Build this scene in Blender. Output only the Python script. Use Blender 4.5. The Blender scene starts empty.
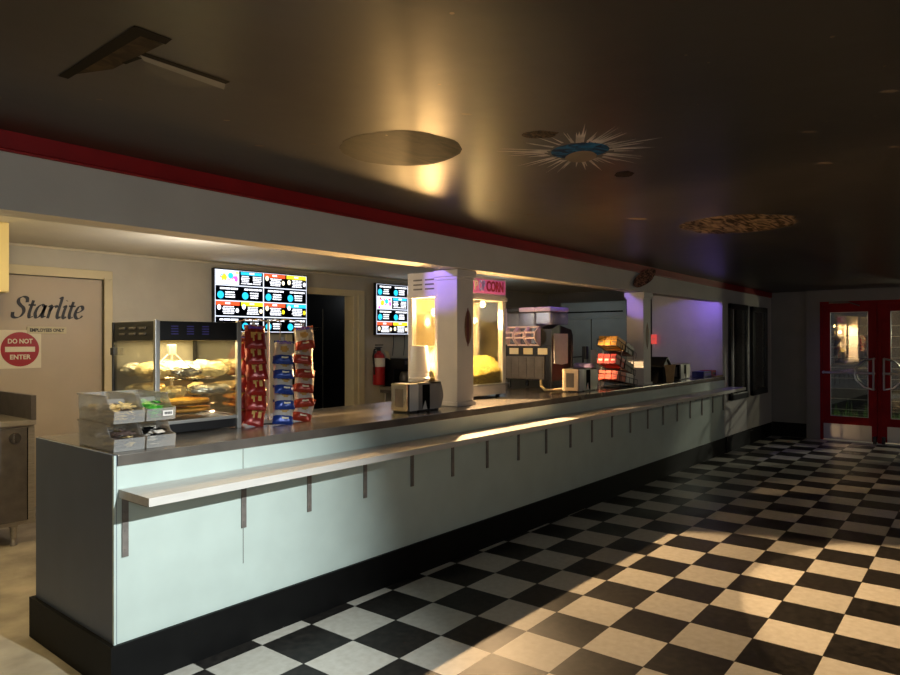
import bpy, bmesh, math, random
from mathutils import Vector, Matrix
from mathutils import noise as mnoise
R = math.radians
rnd = random.Random(7)
SC = bpy.context.scene
COL = SC.collection

# ------------------------------------------------------------------ materials
def lin(c):
    return c / 12.92 if c <= 0.04045 else ((c + 0.055) / 1.055) ** 2.4
def rgb(h):
    h = h.lstrip('#')
    return tuple(lin(int(h[i:i + 2], 16) / 255) for i in (0, 2, 4)) + (1.0,)

def mat(name, col, rough=0.5, metal=0.0, var=0.0, scale=8.0, bump=0.0, bscale=40.0, emit=None, es=0.0, coat=0.0,
        spec=None, stretch=None):
    m = bpy.data.materials.new(name)
    m.use_nodes = True
    nt = m.node_tree
    b = nt.nodes['Principled BSDF']
    c = rgb(col) if isinstance(col, str) else tuple(col)
    b.inputs['Base Color'].default_value = c
    b.inputs['Roughness'].default_value = rough
    b.inputs['Metallic'].default_value = metal
    if coat:
        b.inputs['Coat Weight'].default_value = coat
        b.inputs['Coat Roughness'].default_value = 0.12
    if spec is not None:
        b.inputs['Specular IOR Level'].default_value = spec
    if var or bump:
        tc = nt.nodes.new('ShaderNodeTexCoord')
        mp = nt.nodes.new('ShaderNodeMapping')
        nt.links.new(tc.outputs['Object'], mp.inputs['Vector'])
        if stretch:
            mp.inputs['Scale'].default_value = stretch
    if var:
        n = nt.nodes.new('ShaderNodeTexNoise')
        n.inputs['Scale'].default_value = scale
        n.inputs['Detail'].default_value = 5
        nt.links.new(mp.outputs['Vector'], n.inputs['Vector'])
        r = nt.nodes.new('ShaderNodeValToRGB')
        r.color_ramp.elements[0].position = 0.3
        r.color_ramp.elements[1].position = 0.7
        r.color_ramp.elements[0].color = tuple(max(0, x * (1 - var)) for x in c[:3]) + (1,)
        r.color_ramp.elements[1].color = tuple(min(1, x * (1 + var)) for x in c[:3]) + (1,)
        nt.links.new(n.outputs['Fac'], r.inputs['Fac'])
        nt.links.new(r.outputs['Color'], b.inputs['Base Color'])
    if bump:
        n2 = nt.nodes.new('ShaderNodeTexNoise')
        n2.inputs['Scale'].default_value = bscale
        nt.links.new(mp.outputs['Vector'], n2.inputs['Vector'])
        bp = nt.nodes.new('ShaderNodeBump')
        bp.inputs['Strength'].default_value = bump
        bp.inputs['Distance'].default_value = 0.01
        nt.links.new(n2.outputs['Fac'], bp.inputs['Height'])
        nt.links.new(bp.outputs['Normal'], b.inputs['Normal'])
    if emit:
        b.inputs['Emission Color'].default_value = rgb(emit)
        b.inputs['Emission Strength'].default_value = es
    return m

def glass_mat(name, tint='#ffffff', f0=0.06, rough=0.02, haze=0.0, hazecol='#cccccc'):
    """thin pane: fresnel mix of clear transmission and a mirror reflection"""
    m = bpy.data.materials.new(name)
    m.use_nodes = True
    nt = m.node_tree
    nt.nodes.clear()
    out = nt.nodes.new('ShaderNodeOutputMaterial')
    tr = nt.nodes.new('ShaderNodeBsdfTransparent')
    tr.inputs['Color'].default_value = rgb(tint)
    gl = nt.nodes.new('ShaderNodeBsdfGlossy')
    gl.inputs['Roughness'].default_value = rough
    lw = nt.nodes.new('ShaderNodeLayerWeight')
    lw.inputs['Blend'].default_value = 0.35
    mr = nt.nodes.new('ShaderNodeMapRange')
    mr.inputs['To Min'].default_value = f0
    mr.inputs['To Max'].default_value = 0.7
    nt.links.new(lw.outputs['Fresnel'], mr.inputs['Value'])
    mx = nt.nodes.new('ShaderNodeMixShader')
    nt.links.new(mr.outputs['Result'], mx.inputs['Fac'])
    nt.links.new(tr.outputs['BSDF'], mx.inputs[1])
    nt.links.new(gl.outputs['BSDF'], mx.inputs[2])
    last = mx
    if haze:
        df = nt.nodes.new('ShaderNodeBsdfDiffuse')
        df.inputs['Color'].default_value = rgb(hazecol)
        mx2 = nt.nodes.new('ShaderNodeMixShader')
        mx2.inputs['Fac'].default_value = haze
        nt.links.new(mx.outputs['Shader'], mx2.inputs[1])
        nt.links.new(df.outputs['BSDF'], mx2.inputs[2])
        last = mx2
    nt.links.new(last.outputs['Shader'], out.inputs['Surface'])
    return m

def emis(name, col, s):
    m = bpy.data.materials.new(name)
    m.use_nodes = True
    nt = m.node_tree
    nt.nodes.clear()
    out = nt.nodes.new('ShaderNodeOutputMaterial')
    e = nt.nodes.new('ShaderNodeEmission')
    e.inputs['Color'].default_value = rgb(col)
    e.inputs['Strength'].default_value = s
    nt.links.new(e.outputs['Emission'], out.inputs['Surface'])
    return m

def tile_mat():
    m = bpy.data.materials.new('checker_vinyl_tiles')
    m.use_nodes = True
    nt = m.node_tree
    N, L = nt.nodes.new, nt.links.new
    b = nt.nodes['Principled BSDF']
    tc = N('ShaderNodeTexCoord')
    mp = N('ShaderNodeMapping')
    th = R(-1.3)
    mp.inputs['Rotation'].default_value = (0, 0, th)
    mp.inputs['Location'].default_value = (-0.345, 0.118, 0)
    L(tc.outputs['Object'], mp.inputs['Vector'])
    dv = N('ShaderNodeVectorMath'); dv.operation = 'SCALE'
    dv.inputs['Scale'].default_value = 1 / 0.3048
    L(mp.outputs['Vector'], dv.inputs[0])
    fl = N('ShaderNodeVectorMath'); fl.operation = 'FLOOR'
    L(dv.outputs[0], fl.inputs[0])
    fr = N('ShaderNodeVectorMath'); fr.operation = 'FRACTION'
    L(dv.outputs[0], fr.inputs[0])
    sp = N('ShaderNodeSeparateXYZ'); L(fl.outputs[0], sp.inputs[0])
    ad = N('ShaderNodeMath'); ad.operation = 'ADD'
    L(sp.outputs['X'], ad.inputs[0]); L(sp.outputs['Y'], ad.inputs[1])
    md = N('ShaderNodeMath'); md.operation = 'FLOORED_MODULO'; md.inputs[1].default_value = 2
    L(ad.outputs[0], md.inputs[0])          # W y is minus j, floor(-j..)= -(j+1): white when the sum is odd
    wn = N('ShaderNodeTexWhiteNoise'); wn.noise_dimensions = '3D'; L(fl.outputs[0], wn.inputs['Vector'])
    ns = N('ShaderNodeTexNoise'); ns.inputs['Scale'].default_value = 26; ns.inputs['Detail'].default_value = 6
    L(tc.outputs['Object'], ns.inputs['Vector'])
    ns2 = N('ShaderNodeTexNoise'); ns2.inputs['Scale'].default_value = 2.2; ns2.inputs['Detail'].default_value = 3
    L(tc.outputs['Object'], ns2.inputs['Vector'])
    wr = N('ShaderNodeValToRGB')
    wr.color_ramp.elements[0].position = .3; wr.color_ramp.elements[1].position = .72
    wr.color_ramp.elements[0].color = rgb('#c2bdb0'); wr.color_ramp.elements[1].color = rgb('#d2cec3')
    L(ns.outputs['Fac'], wr.inputs['Fac'])
    br = N('ShaderNodeValToRGB')
    br.color_ramp.elements[0].position = .35; br.color_ramp.elements[1].position = .8
    br.color_ramp.elements[0].color = rgb('#1a1918'); br.color_ramp.elements[1].color = rgb('#383430')
    L(ns.outputs['Fac'], br.inputs['Fac'])
    mx = N('ShaderNodeMix'); mx.data_type = 'RGBA'
    L(md.outputs[0], mx.inputs['Factor']); L(br.outputs['Color'], mx.inputs['A']); L(wr.outputs['Color'], mx.inputs['B'])
    hv = N('ShaderNodeHueSaturation')
    mr = N('ShaderNodeMapRange'); mr.inputs['To Min'].default_value = .86; mr.inputs['To Max'].default_value = 1.08
    L(wn.outputs['Value'], mr.inputs['Value']); L(mr.outputs['Result'], hv.inputs['Value'])
    L(mx.outputs['Result'], hv.inputs['Color'])
    # seams
    s2 = N('ShaderNodeSeparateXYZ'); L(fr.outputs[0], s2.inputs[0])
    mn = None
    for ax in ('X', 'Y'):
        a = N('ShaderNodeMath'); a.operation = 'SUBTRACT'; a.inputs[1].default_value = .5
        L(s2.outputs[ax], a.inputs[0])
        c = N('ShaderNodeMath'); c.operation = 'ABSOLUTE'; L(a.outputs[0], c.inputs[0])
        if mn is None: mn = c
        else:
            q = N('ShaderNodeMath'); q.operation = 'MAXIMUM'; L(mn.outputs[0], q.inputs[0]); L(c.outputs[0], q.inputs[1]); mn = q
    gt = N('ShaderNodeMath'); gt.operation = 'GREATER_THAN'; gt.inputs[1].default_value = .494; L(mn.outputs[0], gt.inputs[0])
    m2 = N('ShaderNodeMix'); m2.data_type = 'RGBA'
    L(gt.outputs[0], m2.inputs['Factor']); L(hv.outputs['Color'], m2.inputs['A']); m2.inputs['B'].default_value = rgb('#2c2a26')
    L(m2.outputs['Result'], b.inputs['Base Color'])
    r2 = N('ShaderNodeMapRange'); r2.inputs['To Min'].default_value = .3; r2.inputs['To Max'].default_value = .55
    L(ns2.outputs['Fac'], r2.inputs['Value']); L(r2.outputs['Result'], b.inputs['Roughness'])
    bp = N('ShaderNodeBump'); bp.inputs['Strength'].default_value = .12; bp.inputs['Distance'].default_value = .004
    L(ns2.outputs['Fac'], bp.inputs['Height']); L(bp.outputs['Normal'], b.inputs['Normal'])
    b.inputs['Specular IOR Level'].default_value = .35
    return m

M = {}
def setup_mats():
    M['tile'] = tile_mat()
    M['concrete'] = mat('worn_concrete', '#a39883', .7, var=.35, scale=3.5, bump=.2, bscale=30)
    M['ceiling'] = mat('dark_gloss_ceiling_paint', '#332d27', .37, var=.25, scale=1.6, bump=.18, bscale=5)
    M['kceil'] = mat('cream_ceiling_paint', '#cfc7b2', .85, var=.06, scale=2)
    M['beam'] = mat('grey_white_wall_paint', '#c4c0b7', .8, var=.05, scale=3, bump=.05, bscale=60)
    M['red_trim'] = mat('red_trim_paint', '#8c0c10', .5, var=.15, scale=5)
    M['dark_wall'] = mat('dim_grey_wall_paint', '#7f7a76', .6, var=.08, scale=3)
    M['block'] = mat('painted_block_wall', '#b9b4a6', .6, var=.06, scale=4, bump=.25, bscale=12)
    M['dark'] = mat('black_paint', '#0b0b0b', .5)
    M['mint'] = mat('pale_mint_panel', '#bac8c1', .42, var=.05, scale=5)
    M['endgrey'] = mat('grey_end_panel', '#596272', .5, var=.06, scale=5)
    M['base'] = mat('black_vinyl_base', '#060606', .6, var=.4, scale=12, spec=.2)
    M['steel'] = mat('brushed_steel', '#a39c92', .38, .55, var=.15, scale=20, stretch=(1, 12, 12))
    M['steel_top'] = mat('worn_steel_top', '#837d76', .24, .65, var=.18, scale=9, bump=.06, bscale=14)
    M['steel_dark'] = mat('dark_steel', '#6a6460', .4, .55, var=.15, scale=12)
    M['chrome'] = mat('chrome', '#cfccc6', .12, 1.0)
    M['alu'] = mat('aluminium', '#b7b6b2', .35, .8)
    M['shelf'] = mat('white_laminate', '#c9c5be', .4, var=.06, scale=6, stretch=(1, 6, 6))
    M['iron'] = mat('raw_steel_bracket', '#7d7670', .5, .35, var=.2, scale=20)
    M['white'] = mat('white_paint', '#c9c4bf', .5, var=.04, scale=6)
    M['whiteplastic'] = mat('white_plastic', '#d8d5d0', .35)
    M['paper'] = mat('paper', '#e2dcd4', .8, var=.05, scale=20)
    M['black'] = mat('black_plastic', '#121214', .35)
    M['blackmat'] = mat('matte_black', '#0a0a0b', .8, spec=.08)
    M['tan_door'] = mat('tan_door_paint', '#b4a58f', .5, var=.05, scale=3)
    M['cream'] = mat('cream_frame_paint', '#cdc09a', .5, var=.05, scale=4)
    M['yellowcream'] = mat('cream_cabinet_paint', '#dccb96', .55)
    M['ink'] = mat('black_lettering', '#07080c', .5)
    M['red'] = mat('red_paint', '#a5121a', .4)
    M['signred'] = mat('sign_red', '#9e1b22', .4)
    M['signwhite'] = mat('sign_white', '#d9cfb4', .5)
    M['beige'] = mat('beige_sign', '#c2b793', .5)
    M['glass'] = glass_mat('clear_glass', '#f4f4f0', .05)
    M['doorglass'] = glass_mat('door_glass', '#e8ece8', .17)
    M['clear'] = glass_mat('clear_plastic', '#f6f4ef', .03, .2, haze=.12, hazecol='#ffffff')
    M['murky'] = glass_mat('oily_glow_glass', '#e0dccb', .06, .2, haze=.38, hazecol='#d6c795')  # oily film, its pale haze raised to stand in for the inner glow
    M['tank'] = glass_mat('tank_plastic', '#dcd8e6', .06, .18, haze=.07, hazecol='#b0aab8')
    M['foil'] = mat('foil_wrap', '#d9c48c', .3, .45, var=.35, scale=30, bump=.5, bscale=45)
    M['foil2'] = mat('silver_foil_wrap', '#b9b3a6', .25, .8, var=.3, scale=30, bump=.6, bscale=50)
    M['wrap'] = mat('waxed_paper_wrap', '#d8c690', .55, var=.3, scale=25, bump=.4, bscale=40)
    M['crust'] = mat('pizza_crust', '#c98f3d', .6, var=.35, scale=30, bump=.4, bscale=60)
    M['cheese'] = mat('pizza_cheese', '#e0b548', .5, var=.4, scale=28, bump=.4, bscale=50)
    M['popcorn'] = mat('popcorn', '#e6c56a', .8, var=.55, scale=55, bump=1.0, bscale=90)
    M['doorred'] = mat('red_door_paint', '#86080b', .6, var=.12, scale=6, spec=.15)
    M['exitred'] = mat('lit_exit_sign', '#d8383c', .4, emit='#ff5a50', es=.25)
    M['poster'] = mat('dim_poster_print', '#3a2c28', .35, var=.9, scale=7, stretch=(3, 1, 1.3))
    M['grass'] = mat('grass_blade', '#3f6a2c', .6, var=.4, scale=10)
    M['asphalt'] = mat('asphalt', '#3a3936', .8, var=.3, scale=14)
    M['popcorn'].node_tree.nodes['Principled BSDF'].inputs['Subsurface Weight'].default_value = .12
    M['popcorn'].node_tree.nodes['Principled BSDF'].inputs['Subsurface Radius'].default_value = (.02, .015, .006)
    M['kraft'] = mat('kraft_paper', '#a98a5c', .7, var=.1, scale=20)
    M['fridge'] = mat('grey_steel_fridge', '#7c837f', .4, .5, var=.08, scale=4)
    M['rednozzle'] = mat('pale_pink_plastic', '#d9bcc0', .35)
    M['rubber'] = mat('beige_hose', '#cdb994', .5)
    M['green'] = mat('green_packet', '#3fae35', .4)
    M['packet'] = mat('cream_packets', '#d8bd84', .5, var=.5, scale=60)
    M['packetdark'] = mat('brown_packets', '#5a4a44', .45, var=.5, scale=50)
    M['violet_lit_plastic'] = mat('white_plastic_violet_lit', '#c9b8e6', .4)  # white plastic with the blacklight's violet put into its colour
    M['yellowbox'] = mat('yellow_candy_box', '#e2a23a', .45, var=.15, scale=30)
    M['redbox'] = mat('red_candy_box', '#b81f1c', .4, var=.2, scale=30)
    M['orangebox'] = mat('orange_candy_box', '#d8451f', .4, var=.2, scale=30)
    M['brownbox'] = mat('dark_red_candy_box', '#4a1614', .4, var=.2, scale=30)
    M['whitebox'] = mat('pale_candy_box', '#d9d2c8', .4)
    M['bluebox'] = mat('blue_carton', '#25267a', .45)
    M['bagred'] = mat('red_foil_bag', '#7c1712', .32, .2, var=.3, scale=22, bump=.3, bscale=35)
    M['bagblue'] = mat('blue_foil_bag', '#17357f', .3, .25, var=.2, scale=20, bump=.3, bscale=35)
    M['bagwhite'] = mat('white_foil_bag', '#b5afa8', .3, .2, var=.15, scale=20, bump=.3, bscale=35)
    M['bagorange'] = mat('orange_red_foil_bag', '#9c3523', .3, .25, var=.25, scale=20, bump=.3, bscale=35)
    M['chip'] = mat('printed_chip', '#a8864a', .4)
    M['purpleprint'] = mat('violet_print', '#5a44c0', .4)
    # television inks (lit screen)
    k = 1.15
    for n, c, s in (('scr_black', '#020308', .35), ('scr_white', '#f2f4ff', k), ('scr_blue', '#28b4e8', k * .8),
                    ('scr_orange', '#f0512a', k * .8), ('scr_yellow', '#f2e02a', k * .8), ('scr_pink', '#e65ad0', k * .8),
                    ('scr_cream', '#ffe9c0', k), ('scr_line', '#c8cede', k * .8)):
        M[n] = emis(n, c, s)
    M['lampglow'] = emis('lamp_bulb_glow', '#ffd48a', 30)
    M['purplesign'] = mat('popcorn_sign_face', '#c46a94', .4, emit='#e0559a', es=.12)
setup_mats()

# ------------------------------------------------------------------ mesh builder
class MB:
    def __init__(s): s.v = []; s.f = []; s.m = []
    def add(s, vs, fs, mi=0):
        o = len(s.v); s.v += [tuple(v) for v in vs]
        for f in fs: s.f.append(tuple(i + o for i in f)); s.m.append(mi)
        return s
    def box(s, x0, x1, y0, y1, z0, z1, mi=0):
        vs = [(x, y, z) for z in (z0, z1) for y in (y0, y1) for x in (x0, x1)]
        return s.add(vs, [(0, 2, 3, 1), (4, 5, 7, 6), (0, 1, 5, 4), (2, 6, 7, 3), (0, 4, 6, 2), (1, 3, 7, 5)], mi)
    def bbox(s, x0, x1, y0, y1, z0, z1, b=.004, mi=0):
        """bevelled box"""
        bm = bmesh.new()
        bmesh.ops.create_cube(bm, size=1)
        for v in bm.verts:
            v.co = Vector(((x0 + x1) / 2 + v.co.x * (x1 - x0), (y0 + y1) / 2 + v.co.y * (y1 - y0), (z0 + z1) / 2 + v.co.z * (z1 - z0)))
        b = min(b, abs(x1 - x0) * .45, abs(y1 - y0) * .45, abs(z1 - z0) * .45)
        bmesh.ops.bevel(bm, geom=bm.edges[:], offset=b, segments=2, affect='EDGES', profile=.7)
        s.bm(bm, mi); return s
    def bm(s, bm, mi=0, mtx=None):
        bm.verts.index_update()
        vs = [(mtx @ v.co if mtx else v.co) for v in bm.verts]
        s.add([v[:] for v in vs], [[v.index for v in f.verts] for f in bm.faces], mi)
        bm.free(); return s
    def prism(s, pts, axis, a0, a1, mi=0):
        """extrude a 2-D outline along an axis; the outline is in the two other axes, in order"""
        n = len(pts)
        def mk(p, a):
            if axis == 'x': return (a, p[0], p[1])
            if axis == 'y': return (p[0], a, p[1])
            return (p[0], p[1], a)
        vs = [mk(p, a0) for p in pts] + [mk(p, a1) for p in pts]
        fs = [tuple(range(n))[::-1], tuple(range(n, 2 * n))] + [(i, (i + 1) % n, n + (i + 1) % n, n + i) for i in range(n)]
        return s.add(vs, fs, mi)
    def tube(s, pts, r, n=8, mi=0, cap=True):
        pts = [Vector(p) for p in pts]
        rs = r if isinstance(r, (list, tuple)) else [r] * len(pts)
        rings = []; prev = None
        for i, p in enumerate(pts):
            d = (pts[min(i + 1, len(pts) - 1)] - pts[max(i - 1, 0)]).normalized()
            if prev is None:
                u = d.orthogonal().normalized()
            else:
                u = (prev - d * prev.dot(d)).normalized()
            prev = u; w = d.cross(u)
            rings.append([p + (u * math.cos(2 * math.pi * k / n) + w * math.sin(2 * math.pi * k / n)) * rs[i] for k in range(n)])
        vs = [v for rr in rings for v in rr]; fs = []
        for i in range(len(pts) - 1):
            for k in range(n):
                fs.append((i * n + k, i * n + (k + 1) % n, (i + 1) * n + (k + 1) % n, (i + 1) * n + k))
        if cap:
            fs.append(tuple(range(n))[::-1]); fs.append(tuple((len(pts) - 1) * n + k for k in range(n)))
        return s.add(vs, fs, mi)
    def lathe(s, prof, c=(0, 0, 0), n=24, mi=0):
        vs = []; fs = []
        for r, z in prof:
            for k in range(n):
                a = 2 * math.pi * k / n
                vs.append((c[0] + r * math.cos(a), c[1] + r * math.sin(a), c[2] + z))
        for i in range(len(prof) - 1):
            for k in range(n):
                fs.append((i * n + k, i * n + (k + 1) % n, (i + 1) * n + (k + 1) % n, (i + 1) * n + k))
        if prof[0][0] > 1e-5: fs.append(tuple(range(n))[::-1])
        if prof[-1][0] > 1e-5: fs.append(tuple((len(prof) - 1) * n + k for k in range(n)))
        return s.add(vs, fs, mi)
    def quad(s, a, b, c, d, mi=0): return s.add([a, b, c, d], [(0, 1, 2, 3)], mi)
    def build(s, name, mats, parent=None, smooth=False, loc=None, rot=None):
        me = bpy.data.meshes.new(name)
        me.from_pydata(s.v, [], s.f)
        ms = mats if isinstance(mats, (list, tuple)) else [mats]
        for m in ms: me.materials.append(M[m] if isinstance(m, str) else m)
        for p, i in zip(me.polygons, s.m): p.material_index = i
        bm = bmesh.new(); bm.from_mesh(me); bmesh.ops.recalc_face_normals(bm, faces=bm.faces[:]); bm.to_mesh(me); bm.free()
        if smooth:
            for p in me.polygons: p.use_smooth = True
            try: me.set_sharp_from_angle(angle=R(38))
            except Exception: pass
        o = bpy.data.objects.new(name, me)
        COL.objects.link(o)
        if parent: o.parent = parent
        if loc: o.location = loc
        if rot: o.rotation_euler = rot
        return o

def thing(name, label, cat, loc=(0, 0, 0), rz=0, group=None):
    o = bpy.data.objects.new(name, None)
    COL.objects.link(o)
    o.empty_display_size = .05
    o.location = loc; o.rotation_euler = (0, 0, rz)
    o['label'] = label; o['category'] = cat
    if group: o['group'] = group
    return o
def tag(o, label, cat, group=None, kind=None):
    o['label'] = label; o['category'] = cat
    if group: o['group'] = group
    if kind: o['kind'] = kind
    return o
def struct(o, label=None, cat=None):
    o['kind'] = 'structure'
    if label: o['label'] = label
    if cat: o['category'] = cat
    return o
def dup(src, loc=None, rz=None, label=None, group=None):
    r = src.copy(); COL.objects.link(r)
    if loc is not None: r.location = loc
    if rz is not None: r.rotation_euler = (0, 0, rz)
    if label: r['label'] = label
    if group: r['group'] = group
    for ch in list(src.children):
        c = ch.copy(); COL.objects.link(c); c.parent = r
        for g in list(ch.children):
            d = g.copy(); COL.objects.link(d); d.parent = c
    return r

def text_mb(body, size, depth=.002, bold=0.0, shear=0.0, align='CENTER', width=None):
    """letters as a mesh standing in the x-z plane, facing -y, centred on the origin"""
    cu = bpy.data.curves.new('lettering', 'FONT')
    cu.body = body; cu.size = size; cu.extrude = depth / 2; cu.offset = bold; cu.shear = shear
    cu.align_x = align; cu.align_y = 'CENTER'; cu.resolution_u = 3
    o = bpy.data.objects.new('lettering', cu); COL.objects.link(o)
    dg = bpy.context.evaluated_depsgraph_get(); dg.update()
    me = bpy.data.meshes.new_from_object(o.evaluated_get(dg))
    mb = MB()
    k = 1.0
    xs = [v.co.x for v in me.vertices]
    if width: k = width / (max(xs) - min(xs))
    mb.add([(v.co.x * k, -v.co.z, v.co.y) for v in me.vertices], [list(p.vertices) for p in me.polygons])
    bpy.data.objects.remove(o); bpy.data.curves.remove(cu); bpy.data.meshes.remove(me)
    return mb
def xf(mb, mtx):
    mb.v = [tuple(mtx @ Vector(v)) for v in mb.v]; return mb

ORD = ['topmost', 'second from the top', 'third from the top', 'fourth from the top', 'fifth from the top', 'lowest', 'lowest']

# ------------------------------------------------------------------ room shell
# x runs along the counter away from the camera, y into the kitchen, counter front at y = 0
ZT = .985                                    # counter top
def zc(x): return 2.30 - .0131 * (x + .35)   # the dining ceiling drops a little towards the far end
def yb(x): return .2 - .2 * x / 8.7          # face of the header beam
def zb(x): return 1.985 - .0047 * (x + .35)  # underside of the header beam
WR = R(1.3)                                  # the far wall is square to the tiles, not to the counter
def Wp(X, Y, z=0):                           # tile frame -> scene frame
    dx, dy = X + .345, Y - .118
    c, s_ = math.cos(-WR), math.sin(-WR)
    return Vector((dx * c + dy * s_, -dx * s_ + dy * c, z))

def build_room():
    mb = MB(); mb.box(0, 10.3, -6.2, .05, -.1, 0, 0)
    mb.box(-3.2, 0, -6.2, 6, -.1, 0, 1); mb.box(0, 10.3, .05, 6, -.1, 0, 1)
    struct(mb.build('floor', ['tile', 'concrete']))
    mb = MB()
    a, b = -3.2, 10.3
    mb.add([(a, -6.2, zc(a)), (b, -6.2, zc(b)), (b, .3, zc(b)), (a, .3, zc(a)),
            (a, -6.2, 2.6), (b, -6.2, 2.6), (b, .3, 2.6), (a, .3, 2.6)],
           [(0, 1, 2, 3), (4, 7, 6, 5), (0, 4, 5, 1), (1, 5, 6, 2), (2, 6, 7, 3), (3, 7, 4, 0)])
    struct(mb.build('ceiling', 'ceiling'))
    mb = MB(); mb.box(-3.2, 10.3, .3, 6, 2.3, 2.6)
    struct(mb.build('ceiling_kitchen', 'kceil'))
    # header beam and its red trim
    def slab(y0f, y1f, z0f, z1f, xs):
        m = MB(); vs = []
        for x in xs: vs += [(x, y0f(x), z0f(x)), (x, y1f(x), z0f(x)), (x, y1f(x), z1f(x)), (x, y0f(x), z1f(x))]
        fs = [(0, 1, 2, 3)]
        for i in range(len(xs) - 1):
            for k in range(4): fs.append((i * 4 + k, i * 4 + (k + 1) % 4, i * 4 + 4 + (k + 1) % 4, i * 4 + 4 + k))
        n = (len(xs) - 1) * 4; fs.append((n + 3, n + 2, n + 1, n))
        return m.add(vs, fs)
    struct(slab(yb, lambda x: yb(x) + .16, zb, lambda x: 2.34, [-3.2, 0, 3, 7.74]).build('wall_header', 'beam'))
    struct(slab(lambda x: yb(x) - .012, lambda x: yb(x) + .001, lambda x: 2.222 - .0125 * (x + .35), lambda x: zc(x) + .002,
                [-3.2, 0, 3, 9.85]).build('trim_1', 'red_trim'))
    # thin rounded bead at the foot of the red trim
    mb = MB(); mb.tube([(-3.2, yb(-3.2) - .012, 2.222 - .0125 * -2.85), (9.8, yb(9.8) - .012, 2.222 - .0125 * 10.15)], .007, 6)
    struct(mb.build('trim_2', 'red_trim'))
    # wall that carries the poster frames
    mb = slab(yb, lambda x: yb(x) + .03, lambda x: 0, lambda x: 2.34, [7.74, 9.86])
    struct(mb.build('wall_posters', 'beam'))
    # kitchen walls
    Y = 3.7
    mb = MB()
    for x0, x1, z0, z1 in ((-3.2, .6, 0, 2.4), (.6, 1.57, 2.04, 2.4), (1.57, 3.72, 0, 2.4), (3.72, 4.69, 2.03, 2.4), (4.69, 9.6, 0, 2.4)):
        mb.box(x0, x1, Y, Y + .12, z0, z1)
    struct(mb.build('wall_back', 'block'))
    mb = MB(); mb.tube([(-3, Y - .012, 2.288), (9.5, Y - .012, 2.288)], .012, 6)
    struct(mb.build('trim_3', 'kceil'))
    mb = MB(); mb.box(7.745, 7.84, .055, .97, 0, 2.4)
    struct(mb.build('wall_partition', 'white'))
    mb = MB(); mb.box(9.5, 9.6, .1, 3.8, 0, 2.4)
    struct(mb.build('wall_kitchen_end', 'dark_wall'))
    # store room behind the open doorway
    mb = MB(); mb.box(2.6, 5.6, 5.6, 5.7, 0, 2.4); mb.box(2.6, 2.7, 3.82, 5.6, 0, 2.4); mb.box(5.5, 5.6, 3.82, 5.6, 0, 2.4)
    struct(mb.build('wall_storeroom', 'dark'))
    # far end wall, square to the tiles
    def wbox(m, X0, X1, Y0, Y1, z0, z1, mi=0):
        vs = [Wp(X, Yy, z) for z in (z0, z1) for Yy in (Y0, Y1) for X in (X0, X1)]
        m.add([v[:] for v in vs], [(0, 2, 3, 1), (4, 5, 7, 6), (0, 1, 5, 4), (2, 6, 7, 3), (0, 4, 6, 2), (1, 3, 7, 5)], mi)
    mb = MB()
    wbox(mb, 9.5, 9.62, -.63, .1, 0, 2.4)
    wbox(mb, 9.4, 9.62, -.815, -.63, 0, 2.4)
    wbox(mb, 9.4, 9.62, -2.28, -.815, 2.0, 2.4)
    wbox(mb, 9.4, 9.62, -6.3, -2.28, 0, 2.4)
    struct(mb.build('wall_end', 'dark_wall'))
    mb = MB(); wbox(mb, 9.485, 9.5, -.63, -.14, 0, .21)
    struct(mb.build('baseboard_end', 'base'))
    mb = MB(); mb.box(7.74, 9.84, -.03, -.004, 0, .2)
    struct(mb.build('baseboard_posters', 'base'))
    mb = MB(); mb.box(-3.2, -3.1, -6.2, 3.8, 0, 2.5)
    struct(mb.build('wall_left', 'beam'))
    mb = MB(); mb.box(-3.2, 10.3, -6.2, -6.1, 0, 2.5)
    struct(mb.build('wall_front', 'dark_wall'))
    return wbox
wbox = build_room()

# ------------------------------------------------------------------ columns
def column(x0, y0, w, label):
    t = thing('column', label, 'column', (x0, y0, ZT), 0)
    h = zb(x0) - ZT - .002
    MB().bbox(0, w, 0, w, .004, h - .02, .006).build('shaft', 'white', t)
    mb = MB(); mb.bbox(-.018, w + .018, -.018, w + .018, h - .05, h - .002, .006); mb.bbox(-.008, w + .008, -.008, w + .008, h - .07, h - .05, .003)
    mb.build('capital', 'white', t)
    MB().bbox(-.014, w + .014, -.014, w + .014, 0, .03, .008).build('base', 'white', t)
    return t
c1 = column(2.50, .185, .19, 'white square column beside the popcorn machine with a sticker on it')
c2 = column(5.43, .075, .185, 'white square column standing behind the tilted candy rack')

def plain_hotdog(x, y, z, s, label):
    t = thing('hot_dog_sticker', label, 'sticker', (x, y, z))
    def blob(w, h, dx, n=28, d=.0015):
        pts = []
        for k in range(n):
            a = 2 * math.pi * k / n
            cx, sz = math.cos(a), math.sin(a)
            pts.append((dx + w * cx * (1 - .15 * sz * sz), h * sz))
        return pts
    MB().prism(blob(.042 * s, .125 * s, 0), 'y', -.0015, -.0002).build('bun', mat('bun_print', '#7d5a36', .5, var=.3, scale=20), t)
    MB().prism(blob(.017 * s, .142 * s, -.004 * s), 'y', -.003, -.0016).build('sausage', mat('sausage_print', '#5e1a16', .5, var=.2, scale=20), t)
    return t
plain_hotdog(2.625, .1845, 1.555, 1.0, 'brown hot dog sticker on the column beside the popcorn machine')
plain_hotdog(5.525, .0745, 1.50, 1.0, 'brown hot dog sticker on the column behind the candy rack')

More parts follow.
